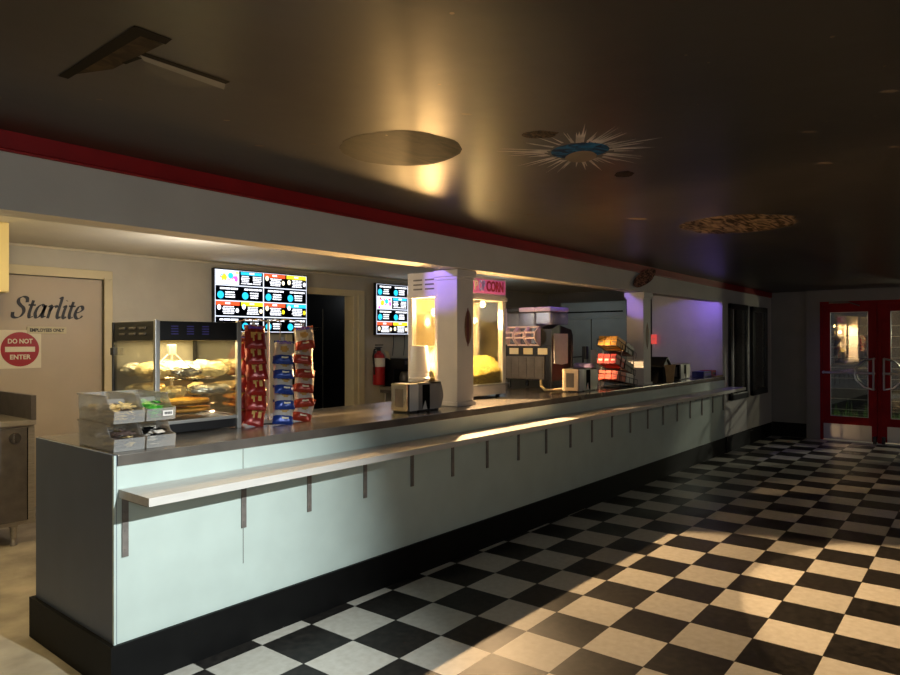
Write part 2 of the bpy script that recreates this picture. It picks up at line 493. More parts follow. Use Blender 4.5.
# ------------------------------------------------------------------ counter
def build_counter():
    t = thing('concession_counter', 'long pale mint concession counter with black base', 'counter', (0, 0, 0))
    D = .845
    mb = MB(); mb.box(.012, 7.735, 0, .02, .17, .937)
    mb.build('front_panel', 'mint', t)
    MB().box(0, .012, 0, D, .17, ZT - .002).build('end_panel', 'endgrey', t)
    MB().box(-.002, .008, -.003, .0115, .195, ZT - .003).build('corner_trim', 'mint', t)
    MB().box(.02, 7.73, D - .02, D, .05, .937).build('back_panel', 'steel_dark', t)
    mb = MB(); mb.box(-.02, 7.735, -.018, D + .03, 0, .195)
    mb.build('base', 'base', t)
    MB().box(.615, .618, -.0012, .002, .38, .937).build('seam', 'steel_dark', t)
    w = thing('countertop', 'brushed steel countertop running the whole length of the counter', 'countertop', (0, 0, 0))
    mb = MB(); mb.bbox(.0125, 7.735, -.012, D + .01, .939, ZT, .003)
    mb.build('slab', 'steel_top', w)
    s = thing('serving_ledge', 'long narrow white serving ledge on metal brackets along the counter front', 'shelf', (0, 0, 0))
    def ye(x): return -.262 + .0075 * x
    x0, x1 = .018, 7.96
    mb = MB()
    mb.prism([(x0, -.003), (x0, ye(x0)), (x1, ye(x1)), (x1, -.003)], 'z', .806, .84)
    mb.build('board', 'shelf', s)
    xs = [.044, .617, 1.016, 1.42, 1.818, 2.214, 2.60, 2.997, 3.39, 3.778, 4.157, 4.549, 4.94, 5.348, 5.745, 6.138, 6.531, 6.915, 7.293, 7.684]
    m = MB(); m.box(-.013, .013, -.009, -.003, -.25, 0); m.box(-.013, .013, -.215, -.009, -.007, -.001)
    for z in (-.06, -.14, -.22):
        m.tube([(0, -.012, z), (0, -.0085, z)], .0045, 8)
    br = m.build('bracket', 'iron', s, loc=(xs[0], 0, .804))
    for x in xs[1:]:
        c = br.copy(); COL.objects.link(c); c.location = (x, 0, .804); c.parent = s
build_counter()

# ------------------------------------------------------------------ stacked clear bins at the corner
def bin_(label, loc, w, content, clabel):
    t = thing('storage_bin', label, 'bin', loc, 0, 'clear plastic bins stacked on the counter corner')
    d, h, th = .345, .117, .003
    side = [(0, 0), (d, 0), (d + .012, h), (.075, h), (.035, h * .52), (-.008, h * .46)]
    mb = MB()
    mb.prism(side, 'x', 0, th); mb.prism(side, 'x', w - th, w)
    mb.box(0, w, 0, d, 0, th)
    mb.prism([(0, 0), (-.008, h * .46), (-.005, h * .46), (.003, 0)], 'x', 0, w)
    mb.prism([(d, 0), (d + .012, h), (d + .009, h), (d - .003, 0)], 'x', 0, w)
    mb.box(th, w - th, d * .5, d * .5 + th, th, h * .8)
    mb.build('bin_body', 'clear', t)
    rim = MB(); rim.bbox(-.004, .008, .07, d + .016, h - .006, h, .002); rim.bbox(w - .008, w + .004, .07, d + .016, h - .006, h, .002)
    rim.bbox(-.004, w + .004, d + .004, d + .018, h - .008, h, .002)
    rim.build('rim', 'clear', t)
    # loose packets inside: nobody could count them
    mb = MB(); r = random.Random(len(clabel))
    for k in range(70):
        px, py = r.uniform(.022, w - .022), r.uniform(.03, d * .47) if k % 3 else r.uniform(d * .55, d - .03)
        pz = .008 + r.uniform(0, .07)
        a = r.uniform(0, 6.28); tl = r.uniform(-.6, .6); L_, W_ = .024, .014
        mt = Matrix.Translation((px, py, pz)) @ Matrix.Rotation(a, 4, 'Z') @ Matrix.Rotation(tl, 4, 'X')
        vs = [(-L_, -W_, 0), (L_, -W_, 0), (L_, W_, 0), (-L_, W_, 0), (0, 0, .005), (0, 0, -.003)]
        mb.add([(mt @ Vector(v))[:] for v in vs], [(0, 1, 4), (1, 2, 4), (2, 3, 4), (3, 0, 4), (1, 0, 5), (2, 1, 5), (3, 2, 5), (0, 3, 5)], 0 if k % 4 else 1)
    mb.v = [(min(max(v[0], .005), w - .005), min(max(v[1], .006), d - .006), max(v[2], .004)) for v in mb.v]
    o = mb.build('condiment_packets', content); o.location = loc
    tag(o, clabel, 'packets', kind='stuff')
    return t
BW = .134
Lb = ((.028, .065, ZT + .001), (.028 + BW + .008, .065, ZT + .001))
b1 = bin_('clear plastic bin at the counter corner, lower left of the stack', Lb[0], BW, ['packetdark', 'packet'], 'brown packets heaped in the lower left bin')
b2 = bin_('clear plastic bin beside the warmer, lower right of the stack', Lb[1], BW, ['blackmat', 'whitebox'], 'black and white packets in the lower right bin')
b3 = bin_('clear plastic bin of cream packets, upper left of the stack', (Lb[0][0], Lb[0][1], ZT + .1205), BW, ['packet', 'packetdark'], 'cream packets heaped in the upper left bin')
b4 = bin_('clear plastic bin of green packets with a label, upper right', (Lb[1][0], Lb[1][1], ZT + .1205), BW, ['green', 'green'], 'green packets heaped in the upper right bin')
mb = MB(); mb.box(.07, .118, -.012, -.0085, .018, .042); o = mb.build('price_label', 'paper', b4)
mb = MB()
for k in range(5): mb.box(.078 + k * .007, .083 + k * .007, -.0128, -.0119, .025, .036)
mb.build('label_print', 'ink', o)

# ------------------------------------------------------------------ hot food warmer
def crumple(bm, amp, sc, seed):
    for v in bm.verts:
        n = mnoise.noise_vector(v.co * sc + Vector((seed * 3.1, seed * 1.7, seed)))
        v.co += n * amp
def build_warmer():
    x0, y0 = .368, .375
    W, D, H = .485, .47, .575
    t = thing('food_warmer', 'lit glass hot food warmer with black hood on the counter', 'food warmer', (x0, y0, ZT))
    mb = MB(); mb.bbox(.012, W - .012, .012, D, .008, .055, .004)
    mb.build('base', 'black', t)
    mb = MB(); mb.bbox(.0, W, -.002, .02, .055, .072, .003); mb.bbox(0, .016, 0, D, .055, .072, .003); mb.bbox(W - .016, W, 0, D, .055, .072, .003)
    mb.bbox(.016, W - .016, .02, D - .01, .055, .066, .003)
    mb.build('deck', 'alu', t)
    mb = MB(); mb.bbox(.004, W - .004, .004, D, .477, H, .004)
    mb.build('hood', 'black', t)
    # louvres on the hood: side slots and three blue-lit displays on the front
    for k in range(3):
        for r_ in range(2):
            MB().bbox(-.001, .006, .10 + k * .11, .165 + k * .11, .505 + r_ * .03, .516 + r_ * .03, .002).build('vent_slot', 'steel_dark', t)
    for k in range(3):
        mb = MB()
        for r_ in range(4): mb.box(.085 + k * .085, .122 + k * .085, -.001, .0045, .508 + r_ * .013, .513 + r_ * .013)
        mb.build('display', mat('dim_violet_display', '#3c3866', .4, emit='#4a40b0', es=.04), t)
    for px, py in ((0, 0), (W - .024, 0)):
        MB().bbox(px, px + .024, py - .004, py + .018, 0.0, H + .006, .003).build('corner_post', 'alu', t)
    for px in (0, W - .02):
        MB().bbox(px, px + .02, D - .02, D, 0.0, H, .003).build('rear_post', 'black', t)
    MB().box(.024, W - .024, .004, .008, .072, .477).build('front_pane', 'glass', t)
    MB().box(.004, .008, .018, D - .02, .072, .477).build('side_pane', 'glass', t)
    MB().box(W - .008, W - .004, .018, D - .02, .072, .477).build('side_pane', 'glass', t)
    MB().box(.02, W - .02, D - .008, D - .003, .072, .477).build('back_panel', mat('dull_steel_back', '#77736a', .6, .2, var=.3, scale=8), t)
    mb = MB(); mb.bbox(-.022, .0, .40, .44, .40, .44, .004); mb.build('door_latch', 'black', t)
    # central spindle and three round racks
    mb = MB(); mb.tube([(W / 2, D * .62, .07), (W / 2, D * .62, .44)], .007, 10); mb.bbox(W / 2 - .022, W / 2 + .022, D * .62 - .012, D * .62 + .012, .40, .455, .004)
    mb.tube([(W / 2, D * .62, .42), (W / 2 - .10, D * .62, .33)], .003, 6); mb.tube([(W / 2, D * .62, .42), (W / 2 + .10, D * .62, .33)], .003, 6)
    mb.build('spindle', 'alu', t)
    for z in (.098, .140, .275):
        mb = MB()
        for rr in (.205, .15, .09, .04):
            mb.tube([(W / 2 + rr * math.cos(a * math.pi / 16), D / 2 + rr * math.sin(a * math.pi / 16), z) for a in range(33)], .0028, 5, cap=False)
        for a in range(8):
            mb.tube([(W / 2, D / 2, z), (W / 2 + .205 * math.cos(a * math.pi / 4), D / 2 + .205 * math.sin(a * math.pi / 4), z)], .0022, 5)
        mb.build('rack', 'chrome', t)
    # pizzas on the two lower racks
    for z, cx, cy, lab in ((.102, W / 2, D / 2, 'cheese pizza on the bottom rack of the warmer'), (.144, W / 2 - .005, D / 2, 'round pizza on the middle rack of the warmer')):
        pz = thing('pizza', lab, 'pizza', (x0 + cx, y0 + cy, ZT + z), 0)
        MB().lathe([(0.001, 0), (.165, 0), (.172, .006), (.168, .015), (.155, .012), (.001, .010)], n=36).build('crust', 'crust', pz, smooth=True)
        bm = bmesh.new(); bmesh.ops.create_circle(bm, cap_ends=True, cap_tris=True, segments=36, radius=.152)
        bmesh.ops.subdivide_edges(bm, edges=bm.edges[:], cuts=3, use_grid_fill=True)
        for v in bm.verts: v.co.z = .0125 + .004 * mnoise.noise(v.co * 40)
        MB().bm(bm).build('topping', 'cheese', pz, smooth=True)
    # wrapped sandwiches heaped on the top and middle racks
    def wrap(lab, x, y, z, L_, r_, rz, m, seed, tilt=0):
        bm = bmesh.new()
        bmesh.ops.create_uvsphere(bm, u_segments=20, v_segments=14, radius=1)
        for v in bm.verts:
            c = v.co
            tt = abs(c.x); c.x = math.copysign(tt ** .8, c.x)
            k = 1.0 - .25 * max(0, tt - .6)
            v.co = Vector((c.x * L_ / 2, c.y * r_ * k, c.z * r_ * .72 * k))
        crumple(bm, r_ * .22, 38, seed); crumple(bm, r_ * .12, 90, seed + 5)
        zmin = min(v.co.z for v in bm.verts)
        for v in bm.verts: v.co.z -= zmin
        mtx = Matrix.Rotation(tilt, 4, 'Y')
        o = MB().bm(bm).build('wrapped_sandwich', m, smooth=False, loc=(x0 + x, y0 + y, ZT + z), rot=(0, tilt, rz))
        tag(o, lab, 'sandwich', 'wrapped sandwiches in the hot food warmer')
    zt, zm = .279, .179
    wrap('gold foil wrapped sandwich, leftmost on the top rack of the warmer', .085, .12, zt, .17, .05, 1.25, 'foil', 1)
    wrap('pale paper wrapped sandwich behind the left end of the top rack', .10, .30, zt, .22, .052, 1.1, 'wrap', 2)
    wrap('crinkled silver foil parcel at the front centre of the top rack', .20, .075, zt, .20, .048, .1, 'foil2', 3)
    wrap('silver foil parcel lying aslant on the top rack behind the front one', .215, .19, zt, .22, .054, .5, 'foil2', 4)
    wrap('cream paper parcel on the right half of the top rack', .365, .11, zt, .20, .052, -.35, 'wrap', 5)
    wrap('yellow paper parcel at the right end of the top rack', .405, .26, zt, .20, .056, 1.2, 'wrap', 6)
    wrap('gold parcel at the back of the top rack under the spindle arms', .24, .36, zt, .28, .056, .0, 'foil', 7)
    wrap('dull foil parcel at the back left corner of the top rack', .08, .41, zt, .15, .05, .3, 'foil2', 12)
    wrap('pale parcel at the back right corner of the top rack', .41, .40, zt, .14, .05, .2, 'wrap', 13)
    wrap('foil roll at the back left of the middle rack', .15, .39, zm, .24, .045, .1, 'foil', 14)
    wrap('silver foil roll on the right of the middle rack', .345, .085, zm, .25, .042, -.10, 'foil2', 8)
    wrap('gold foil roll at the left front of the middle rack', .14, .09, zm, .20, .042, .5, 'foil', 9)
    wrap('paper roll at the left side of the middle rack', .075, .25, zm, .22, .042, 1.4, 'wrap', 10)
    wrap('paper roll at the back right of the middle rack', .38, .27, zm, .22, .042, .8, 'wrap', 11)
build_warmer()

# ------------------------------------------------------------------ chip rack and bags
def bag_mesh(kind):
    w, h = .118, .150
    nx, nz = 12, 16
    vs = []; 
    for side in (1, -1):
        for j in range(nz + 1):
            for i in range(nx + 1):
                u, v = i / nx * 2 - 1, j / nz * 2 - 1
                e = max(0, 1 - u ** 4) * max(0, 1 - abs(v) ** 5)
                th = .023 * e ** .6 * (1 + .25 * mnoise.noise(Vector((u * 2.3, v * 2.3, side * 4))))
                pinch = 1 - .09 * (1 - abs(v)) * 0 - .06 * (1 - v * v)
                wr = .003 * math.sin(u * 22) * max(0, abs(v) - .75) * 4
                vs.append((u * w / 2 * pinch, -side * th + wr, v * h / 2))
    fs = []; ms = []
    o = (nx + 1) * (nz + 1)
    for s_ in (0, 1):
        for j in range(nz):
            for i in range(nx):
                a = s_ * o + j * (nx + 1) + i
                fs.append((a, a + 1, a + nx + 2, a + nx + 1))
                v = (j + .5) / nz; u = (i + .5) / nx
                if kind == 'red':
                    mi = 0
                    if .22 < v < .62 and s_ == 0:
                        for cu in (.36, .66):
                            if abs(u - cu) < .15 * (v - .2) / .42: mi = 2
                    if .80 < v < .90 and .2 < u < .8 and s_ == 0: mi = 1
                else:
                    mi = 0 if v < .34 else 1
                    if s_ == 0 and (u - .52) ** 2 / .05 + (v - .58) ** 2 / .018 < 1: mi = 2
                    if .16 < v < .25 and .38 < u < .74 and s_ == 0: mi = 3
                    if v > .88: mi = 0
                ms.append(mi)
    mb = MB()
    for f, mi in zip(fs, ms): mb.f.append(f); mb.m.append(mi)
    mb.v = vs
    return mb
def build_chips():
    cx, cy = 1.10, .47
    t = thing('chip_rack', 'black wire rack holding strips of chip bags beside the warmer', 'rack', (cx, cy, ZT))
    MB().lathe([(.001, 0), (.11, 0), (.11, .006), (.02, .014), (.001, .014)], n=28).build('foot', 'black', t, smooth=True)
    MB().tube([(0, 0, .012), (0, 0, .60)], .007, 10).build('pole', 'alu', t)
    spots = {'red': (.945, .372, 1.556, -.22), 'side': (.935, .505, 1.50, -1.25), 'blue': (1.095, .322, 1.468, -.42), 'orange': (1.262, .352, 1.55, -.55)}
    for k, (x, y, z, rz) in spots.items():
        mb = MB(); mb.tube([(0, 0, .585), ((x - cx) * .6, (y - cy) * .6 + .02, .60), (x - cx, y - cy + .03, max(.585, z - ZT + .02))], .003, 6)
        mb.tube([(x - cx, y - cy + .03, max(.585, z - ZT + .02)), (x - cx, y - cy + .03, z - ZT - .004)], .003, 6)
        mb.build('arm', 'chrome', t)
        mb = MB(); ca, sa = math.cos(rz), math.sin(rz)
        hw = .008
        zz0 = .03
        px, py = x - cx - sa * .026, y - cy + ca * .026
        mb.add([(px - ca * hw, py - sa * hw, zz0), (px + ca * hw, py + sa * hw, zz0), (px + ca * hw, py + sa * hw, z - ZT + .012), (px - ca * hw, py - sa * hw, z - ZT + .012),
                (px - ca * hw, py - sa * hw + .002, zz0), (px + ca * hw, py + sa * hw + .002, zz0), (px + ca * hw, py + sa * hw + .002, z - ZT + .012), (px - ca * hw, py - sa * hw + .002, z - ZT + .012)],
               [(0, 1, 2, 3), (7, 6, 5, 4), (0, 4, 5, 1), (1, 5, 6, 2), (2, 6, 7, 3), (3, 7, 4, 0)])
        mb.build('clip_strip', 'whiteplastic', t)
    defs = {'red': (['bagred', 'purpleprint', 'chip'], 6, 'red chip bag hanging on the strip nearest the warmer front'),
            'side': (['bagred', 'purpleprint', 'chip'], 5, 'red chip bag seen edge-on next to the warmer glass'),
            'blue': (['bagblue', 'bagwhite', 'chip', 'signwhite'], 5, 'blue and white chip bag on the middle strip'),
            'orange': (['bagorange', 'bagwhite', 'chip', 'signwhite'], 6, 'orange and white chip bag on the rightmost strip')}
    for k, (mats, n, lab) in defs.items():
        x, y, z, rz = spots[k]
        src = None
        zbot = ZT + .068
        ztop = z - .075
        for i in range(n):
            zz = ztop + (zbot - ztop) * i / (n - 1)
            tilt = R(30 + rnd.uniform(-5, 5)); yaw = rz + rnd.uniform(-.25, .25); roll = rnd.uniform(-.16, .16)
            if i == n - 1: roll += .22 if k != 'blue' else .05
            if src is None:
                src = bag_mesh('red' if k in ('red', 'side') else 'band').build('chip_bag', mats, smooth=True)
                o = src
            else:
                o = src.copy(); COL.objects.link(o)
            o.location = (x + rnd.uniform(-.004, .004), y + rnd.uniform(-.003, .003), zz)
            o.rotation_euler = (tilt * -1, roll, yaw)
            tag(o, lab + ', ' + ORD[i if i < n - 1 else 5], 'chip bag', 'chip bags on the wire rack')
            if k == 'red' and i == 0:
                tb = text_mb('Doritos', .03, .001, bold=.0006, width=.078)
                xf(tb, Matrix.Translation((0, -.027, .046)))
                tb.build('lettering', 'purpleprint', o)
            if k == 'red' and i == 2:
                tb = text_mb('Doritos', .03, .001, bold=.0006, width=.078)
                xf(tb, Matrix.Translation((0, -.027, .046)))
                tb.build('lettering', 'signwhite', o)
            if k == 'blue' and i == 0:
                tb = text_mb('Ruffles', .03, .001, bold=.0006, width=.078)
                xf(tb, Matrix.Translation((0, -.024, .052)))
                tb.build('lettering', 'purpleprint', o)
            if k == 'orange' and i == 0:
                tb = text_mb('Ruffles', .03, .001, bold=.0006, width=.078)
                xf(tb, Matrix.Translation((0, -.024, .052)))
                tb.build('lettering', 'purpleprint', o)
build_chips()

# ------------------------------------------------------------------ napkin dispensers
def napkin_pair(x, y, k, la, lb, face='chrome'):
    a = thing('napkin_dispenser', la, 'napkin dispenser', (x, y, ZT), 0, 'napkin dispensers on the counter')
    w, d, h = .115 * k, .15 * k, .195 * k
    mb = MB(); mb.bbox(.012, w, 0, d, .012, h, .012 * k); mb.build('body', 'whiteplastic', a, smooth=True)
    mb = MB(); mb.bbox(0, .014, .0, d, .012, h, .006); mb.build('face_plate', face, a)
    mb = MB(); mb.box(-.001, .003, d * .25, d * .75, .04 * k, h - .035 * k); mb.build('napkin_opening', 'steel_dark', a)
    mb = MB(); mb.box(.0145, .0185, -.002, d + .001, .014, h - .004); mb.build('gasket', 'black', a)
    mb = MB(); mb.bbox(.01, w - .01, .01, d - .01, 0, .012, .003); mb.build('foot', 'black', a)
    b = thing('napkin_dispenser', lb, 'napkin dispenser', (x + w + .012, y + .012, ZT), 0, 'napkin dispensers on the counter')
    W2 = .255 * k
    mb = MB(); mb.prism([(0, .012), (.035 * k, .012), (.035 * k, h), (0, h)], 'y', 0, d)
    mb.prism([(W2 * .45, h), (W2 * .45, .012)] + [(W2 - .03 * k + .03 * k * math.sin(q * math.pi / 12), .012 + (h - .012) * q / 12) for q in range(13)], 'y', 0, d)
    mb.box(0, W2 * .9, .0, d, h - .012, h); mb.box(0, W2 * .6, .05 * k, d, .012, h)
    mb.build('body', 'alu', b)
    mb = MB(); mb.box(.035 * k, W2 * .45, .004, .05 * k, .014, h - .012); mb.build('napkin_opening', 'blackmat', b)
    mb = MB(); mb.add([(.04 * k, .0, .014), (.085 * k, .0, .014), (.062 * k, -.004, .075 * k), (.04 * k, .006, .014), (.085 * k, .006, .014), (.064 * k, .003, .07 * k)],
                      [(0, 1, 2), (5, 4, 3), (0, 3, 4, 1), (1, 4, 5, 2), (2, 5, 3, 0)])
    mb.build('napkin', 'paper', b)
    mb = MB(); mb.bbox(.01, W2 - .04 * k, .01, d - .01, 0, .012, .003); mb.build('foot', 'black', b)
    return a, b
napkin_pair(1.925, .135, .98, 'chrome napkin dispenser left of the popcorn column, end plate facing the room',
            'napkin dispenser with a dark opening close against the popcorn column')
napkin_pair(4.17, .14, 1.08, 'cream framed napkin dispenser in front of the drink machine', 'dark open napkin dispenser left of the candy rack', 'rubber')
napkin_pair(6.60, .14, .95, 'white napkin dispenser beyond the black box and brown cup', 'napkin dispenser with dark opening nearest the purple wall')

# ------------------------------------------------------------------ popcorn machine
PX0, PX1, PY0, PY1 = 2.60, 3.47, .44, .76
def build_popcorn():
    t = thing('popcorn_machine', 'glowing popcorn machine with a lit pink sign behind the column', 'popcorn machine', (PX0, PY0, ZT))
    W, D = PX1 - PX0, PY1 - PY0
    zs, zg0, zg1, ztop = .10, .105, .80, 1.0
    mb = MB(); mb.bbox(0, W, 0, D, .022, zs, .006); mb.build('base', 'white', t)
    mb = MB(); mb.bbox(-.012, W + .022, -.022, D, zs, zs + .016, .004); mb.build('ledge', 'alu', t)
    for x in (.05, W - .05):
        for y in (.05, D - .05):
            MB().lathe([(.016, 0), (.02, .004), (.016, .024)], (x, y, 0), 12).build('foot', 'black', t, smooth=True)
    p = .045
    for x, y in ((0, 0), (W - p, 0), (0, D - p), (W - p, D - p)):
        MB().bbox(x, x + p, y, y + p, zs + .016, zg1, .004).build('corner_post', 'white', t)
    mb = MB(); zl = zg1 + .012
    mb.box(0, W, 0, .012, zl, ztop - .008); mb.box(0, W, D - .012, D, zl, ztop - .008); mb.box(0, .012, .012, D - .012, zl, ztop - .008)
    mb.box(W - .012, W, .012, D - .012, zl, ztop - .008); mb.box(.012, W - .012, .012, D - .012, ztop - .02, ztop - .008)
    mb.build('hood', 'white', t)
    mb = MB(); mb.bbox(-.012, W + .012, -.014, .012, zg1, zg1 + .03, .004); mb.bbox(-.012, .012, .012, D, zg1, zg1 + .03, .004); mb.bbox(W - .012, W + .012, .012, D, zg1, zg1 + .03, .004); mb.build('hood_rail', 'white', t)
    for r_ in range(3):
        for c_ in range(2): MB().bbox(-.004, .002, .05 + c_ * .12, .14 + c_ * .12, zg1 + .06 + r_ * .035, zg1 + .072 + r_ * .035, .002).build('vent_slot', 'steel_dark', t)
    # lit sign with its letters
    sg = MB().bbox(.37, W - .015, -.008, 0, zg1 + .055, ztop - .03, .003).build('sign', 'purplesign', t)
    zz = (zg1 + .055 + ztop - .03) / 2
    for wd, x, m, wdt in (('P', .445, 'signwhite', .045), ('OP', .522, 'scr_line', .085), ('CORN', .705, 'signred', .24)):
        tb = text_mb(wd, .115, .003, bold=.004, width=wdt)
        xf(tb, Matrix.Translation((x, -.0105, zz))); 
        tb.build('lettering', mat('sign_violet_letters', '#a9a4e0', .4) if wd == 'OP' else m, sg)
    MB().box(p, W - p, .006, .010, zs + .016, zg1).build('front_pane', 'glass', t)
    MB().box(.006, .010, p, D - p, zs + .016, zg1).build('side_pane', 'glass', t)
    MB().box(W - .010, W - .006, p, D - p, zs + .016, zg1).build('side_pane', 'glass', t)
    MB().box(p, W - p, D - .012, D - .006, zs + .016, zg1).build('rear_pane', 'murky', t)
    # kettle hanging from the hood
    kt = MB().lathe([(.001, 0), (.07, 0), (.09, .02), (.09, .09), (.085, .10), (.001, .104)], (.22, D / 2, .56), 24).build('kettle', 'chrome', t, smooth=True)
    MB().tube([(.22, D / 2, .664), (.22, D / 2, ztop - .02)], .012, 10).build('kettle_rod', 'chrome', kt)
    # lamp bulbs
    for x in (.16, W - .19):
        MB().lathe([(.001, 0), (.016, .006), (.022, .022), (.014, .04), (.010, .05), (.001, .05)], (x, .10, zg1 - .052), 14).build('lamp_bulb', 'lampglow', t, smooth=True)
    # heap of popcorn
    nx, ny = 60, 24
    mb = MB(); vs = []
    X0, X1, Y0, Y1 = PX0 + .012, PX1 - .012, PY0 + .014, PY1 - .014
    for j in range(ny + 1):
        for i in range(nx + 1):
            u, v = i / nx, j / ny
            z = .06 + .12 * min(1, v / .4) + .07 * max(0, u - .3) + .025 * mnoise.noise(Vector((u * 4, v * 3, 1)))
            z += .012 * mnoise.noise(Vector((u * 34, v * 16, 3))) + .006 * mnoise.noise(Vector((u * 80, v * 30, 7)))
            vs.append((X0 + (X1 - X0) * u, Y0 + (Y1 - Y0) * v, ZT + zs + .018 + z * .9))
    fs = [(j * (nx + 1) + i, j * (nx + 1) + i + 1, (j + 1) * (nx + 1) + i + 1, (j + 1) * (nx + 1) + i) for j in range(ny) for i in range(nx)]
    n = len(vs)
    ring = [i for i in range(nx + 1)] + [j * (nx + 1) + nx for j in range(1, ny + 1)] + [ny * (nx + 1) + i for i in range(nx - 1, -1, -1)] + [j * (nx + 1) for j in range(ny - 1, 0, -1)]
    low = [(vs[i][0], vs[i][1], ZT + zs + .0175) for i in ring]
    for k in range(len(ring)):
        k2 = (k + 1) % len(ring)
        fs.append((ring[k], n + k, n + k2, ring[k2]))
    fs.append(tuple(n + k for k in range(len(ring))))
    mb.add(vs + low, fs)
    r = random.Random(3)
    for k in range(1500):
        i = r.randrange(len(vs)); c = vs[i]
        if r.random() < .45: c = (c[0], c[1], c[2] + .004)
        q = r.uniform(.010, .018)
        ax = Vector((r.uniform(-1, 1), r.uniform(-1, 1), r.uniform(-1, 1))).normalized()
        rm = Matrix.Rotation(r.uniform(0, 6.28), 3, ax)
        pts = [(1, 0, 0), (-1, 0, 0), (0, 1, 0), (0, -1, 0), (0, 0, 1), (0, 0, -1)]
        pp = []
        for v in pts:
            w = rm @ (Vector(v) * q * r.uniform(.7, 1.2)) + Vector(c)
            pp.append((min(max(w.x, X0), X1), min(max(w.y, Y0 - .002), Y1), w.z))
        mb.add(pp, [(0, 2, 4), (2, 1, 4), (1, 3, 4), (3, 0, 4), (2, 0, 5), (1, 2, 5), (3, 1, 5), (0, 3, 5)])
    o = mb.build('popcorn', 'popcorn')
    tag(o, 'heap of yellow popcorn filling the bottom of the glowing popcorn machine', 'popcorn', kind='stuff')
build_popcorn()
# stack of popcorn tubs left of the machine
t = thing('popcorn_tub_stack', 'tall stack of white paper tubs upside down left of the popcorn machine', 'tubs', (2.515, .565, ZT))
for k in range(4):
    z = .06 * k
    MB().lathe([(.074, z), (.080, z + .004), (.080, z + .014), (.074, z + .02), (.073, z + .058), (.001, z + .058)], n=28).build('rim', 'whiteplastic', t, smooth=True)
MB().lathe([(.078, .24), (.078, .25), (.064, .425), (.060, .432), (.001, .434)], n=28).build('top_tub', 'whiteplastic', t, smooth=True)

# ------------------------------------------------------------------ frozen drink machine
def build_slush():
    x0, y0 = 4.32, .50
    t = thing('frozen_drink_machine', 'black frozen drink machine with clear tanks and three spouts', 'drink machine', (x0, y0, ZT))
    W, D = .40, .56           # along x, along y ; the working side faces -x
    for y in (.03, D - .05):
        for x in (.03, W - .05): MB().lathe([(.014, 0), (.018, .004), (.012, .085)], (x, y, 0), 10).build('leg', 'black', t, smooth=True)
    MB().bbox(0, W, 0, D, .08, .43, .008).build('body', 'black', t)
    MB().prism([(0, .43), (W, .43), (W, .52), (W * .92, .575), (W * .3, .62), (0, .58)], 'y', 0, .13).build('side_housing', 'black', t)
    mb = MB(); mb.bbox(-.012, 0, .08, D - .03, .095, .315, .004)
    for k in range(7): mb.box(-.016, -.012, .09, D - .04, .11 + k * .028, .116 + k * .028)
    for k in range(5): mb.box(-.016, -.012, .10 + k * .09, .106 + k * .09, .105, .305)
    mb.build('grille', 'steel_dark', t)
    for k in range(3):
        MB().box(-.006, 0, .05 + k * .165, .155 + k * .165, .335, .395).build('label_card', ['signwhite', 'beige', 'signwhite'][k], t)
    # spouts: three curved open fronts
    for k in range(3):
        yy = .185 + k * .125
        mb = MB(); arc = [(-.03 - .075 * math.sin(q * math.pi / 10), .60 - .175 * q / 10) for q in range(11)]
        for dy in (-.058, .046):
            mb.prism(arc + [(.0, arc[-1][1]), (.0, arc[0][1])], 'y', yy + dy, yy + dy + .012)
        for q in (0, 3, 6, 10): mb.box(arc[q][0], arc[q][0] + .03, yy - .058, yy + .058, arc[q][1] - .008, arc[q][1] + .008)
        mb.build('spout', 'rednozzle', t)
    # clear tanks with lids
    for k in range(3):
        ya, yb_ = .02 + k * .182, .02 + k * .182 + .172
        zt = .748
        tk = MB().bbox(.01, W - .06, ya, yb_, .622 if k == 0 else .432, zt, .012).build('tank', 'tank', t)
        MB().bbox(.0, W - .05, ya - .004, yb_ + .004, zt, zt + .045, .012).build('lid', ['violet_lit_plastic', 'violet_lit_plastic', 'black'][k], tk)
    # notice on the customer side
    mb = MB(); mb.prism([(.035, .25), (.18, .235), (.29, .245), (.295, .535), (.03, .535)], 'y', -.004, -.001); mb.build('notice', 'paper', t)
    mb = MB(); mb.tube([(.33, -.006, .52), (.355, -.012, .40), (.35, -.012, .2), (.37, -.01, .06)], .004, 6); mb.build('cord', 'black', t)
    MB().bbox(-.03, .01, D - .04, D + .02, .43, .79, .01).build('side_cap', 'whiteplastic', t)
build_slush()
mb = MB(); mb.tube([(4.28, .60, 1.07), (4.16, .52, ZT + .045), (4.08, .43, ZT + .016), (4.12, .38, ZT + .014), (4.25, .375, ZT + .014), (4.5, .385, ZT + .014)], .013, 10)
tag(mb.build('hose', 'rubber', smooth=True), 'beige hose curving down onto the steel in front of drink machine', 'hose')
mb = MB(); mb.tube([(3.86 + .17 - .17 * math.cos(a * math.pi / 14), .23 + .05 * math.sin(a * math.pi / 14), ZT + .006) for a in range(15)], .005, 6)
tag(mb.build('cable', 'rubber', smooth=True), 'thin cream cable lying in an arc on the steel countertop', 'cable')

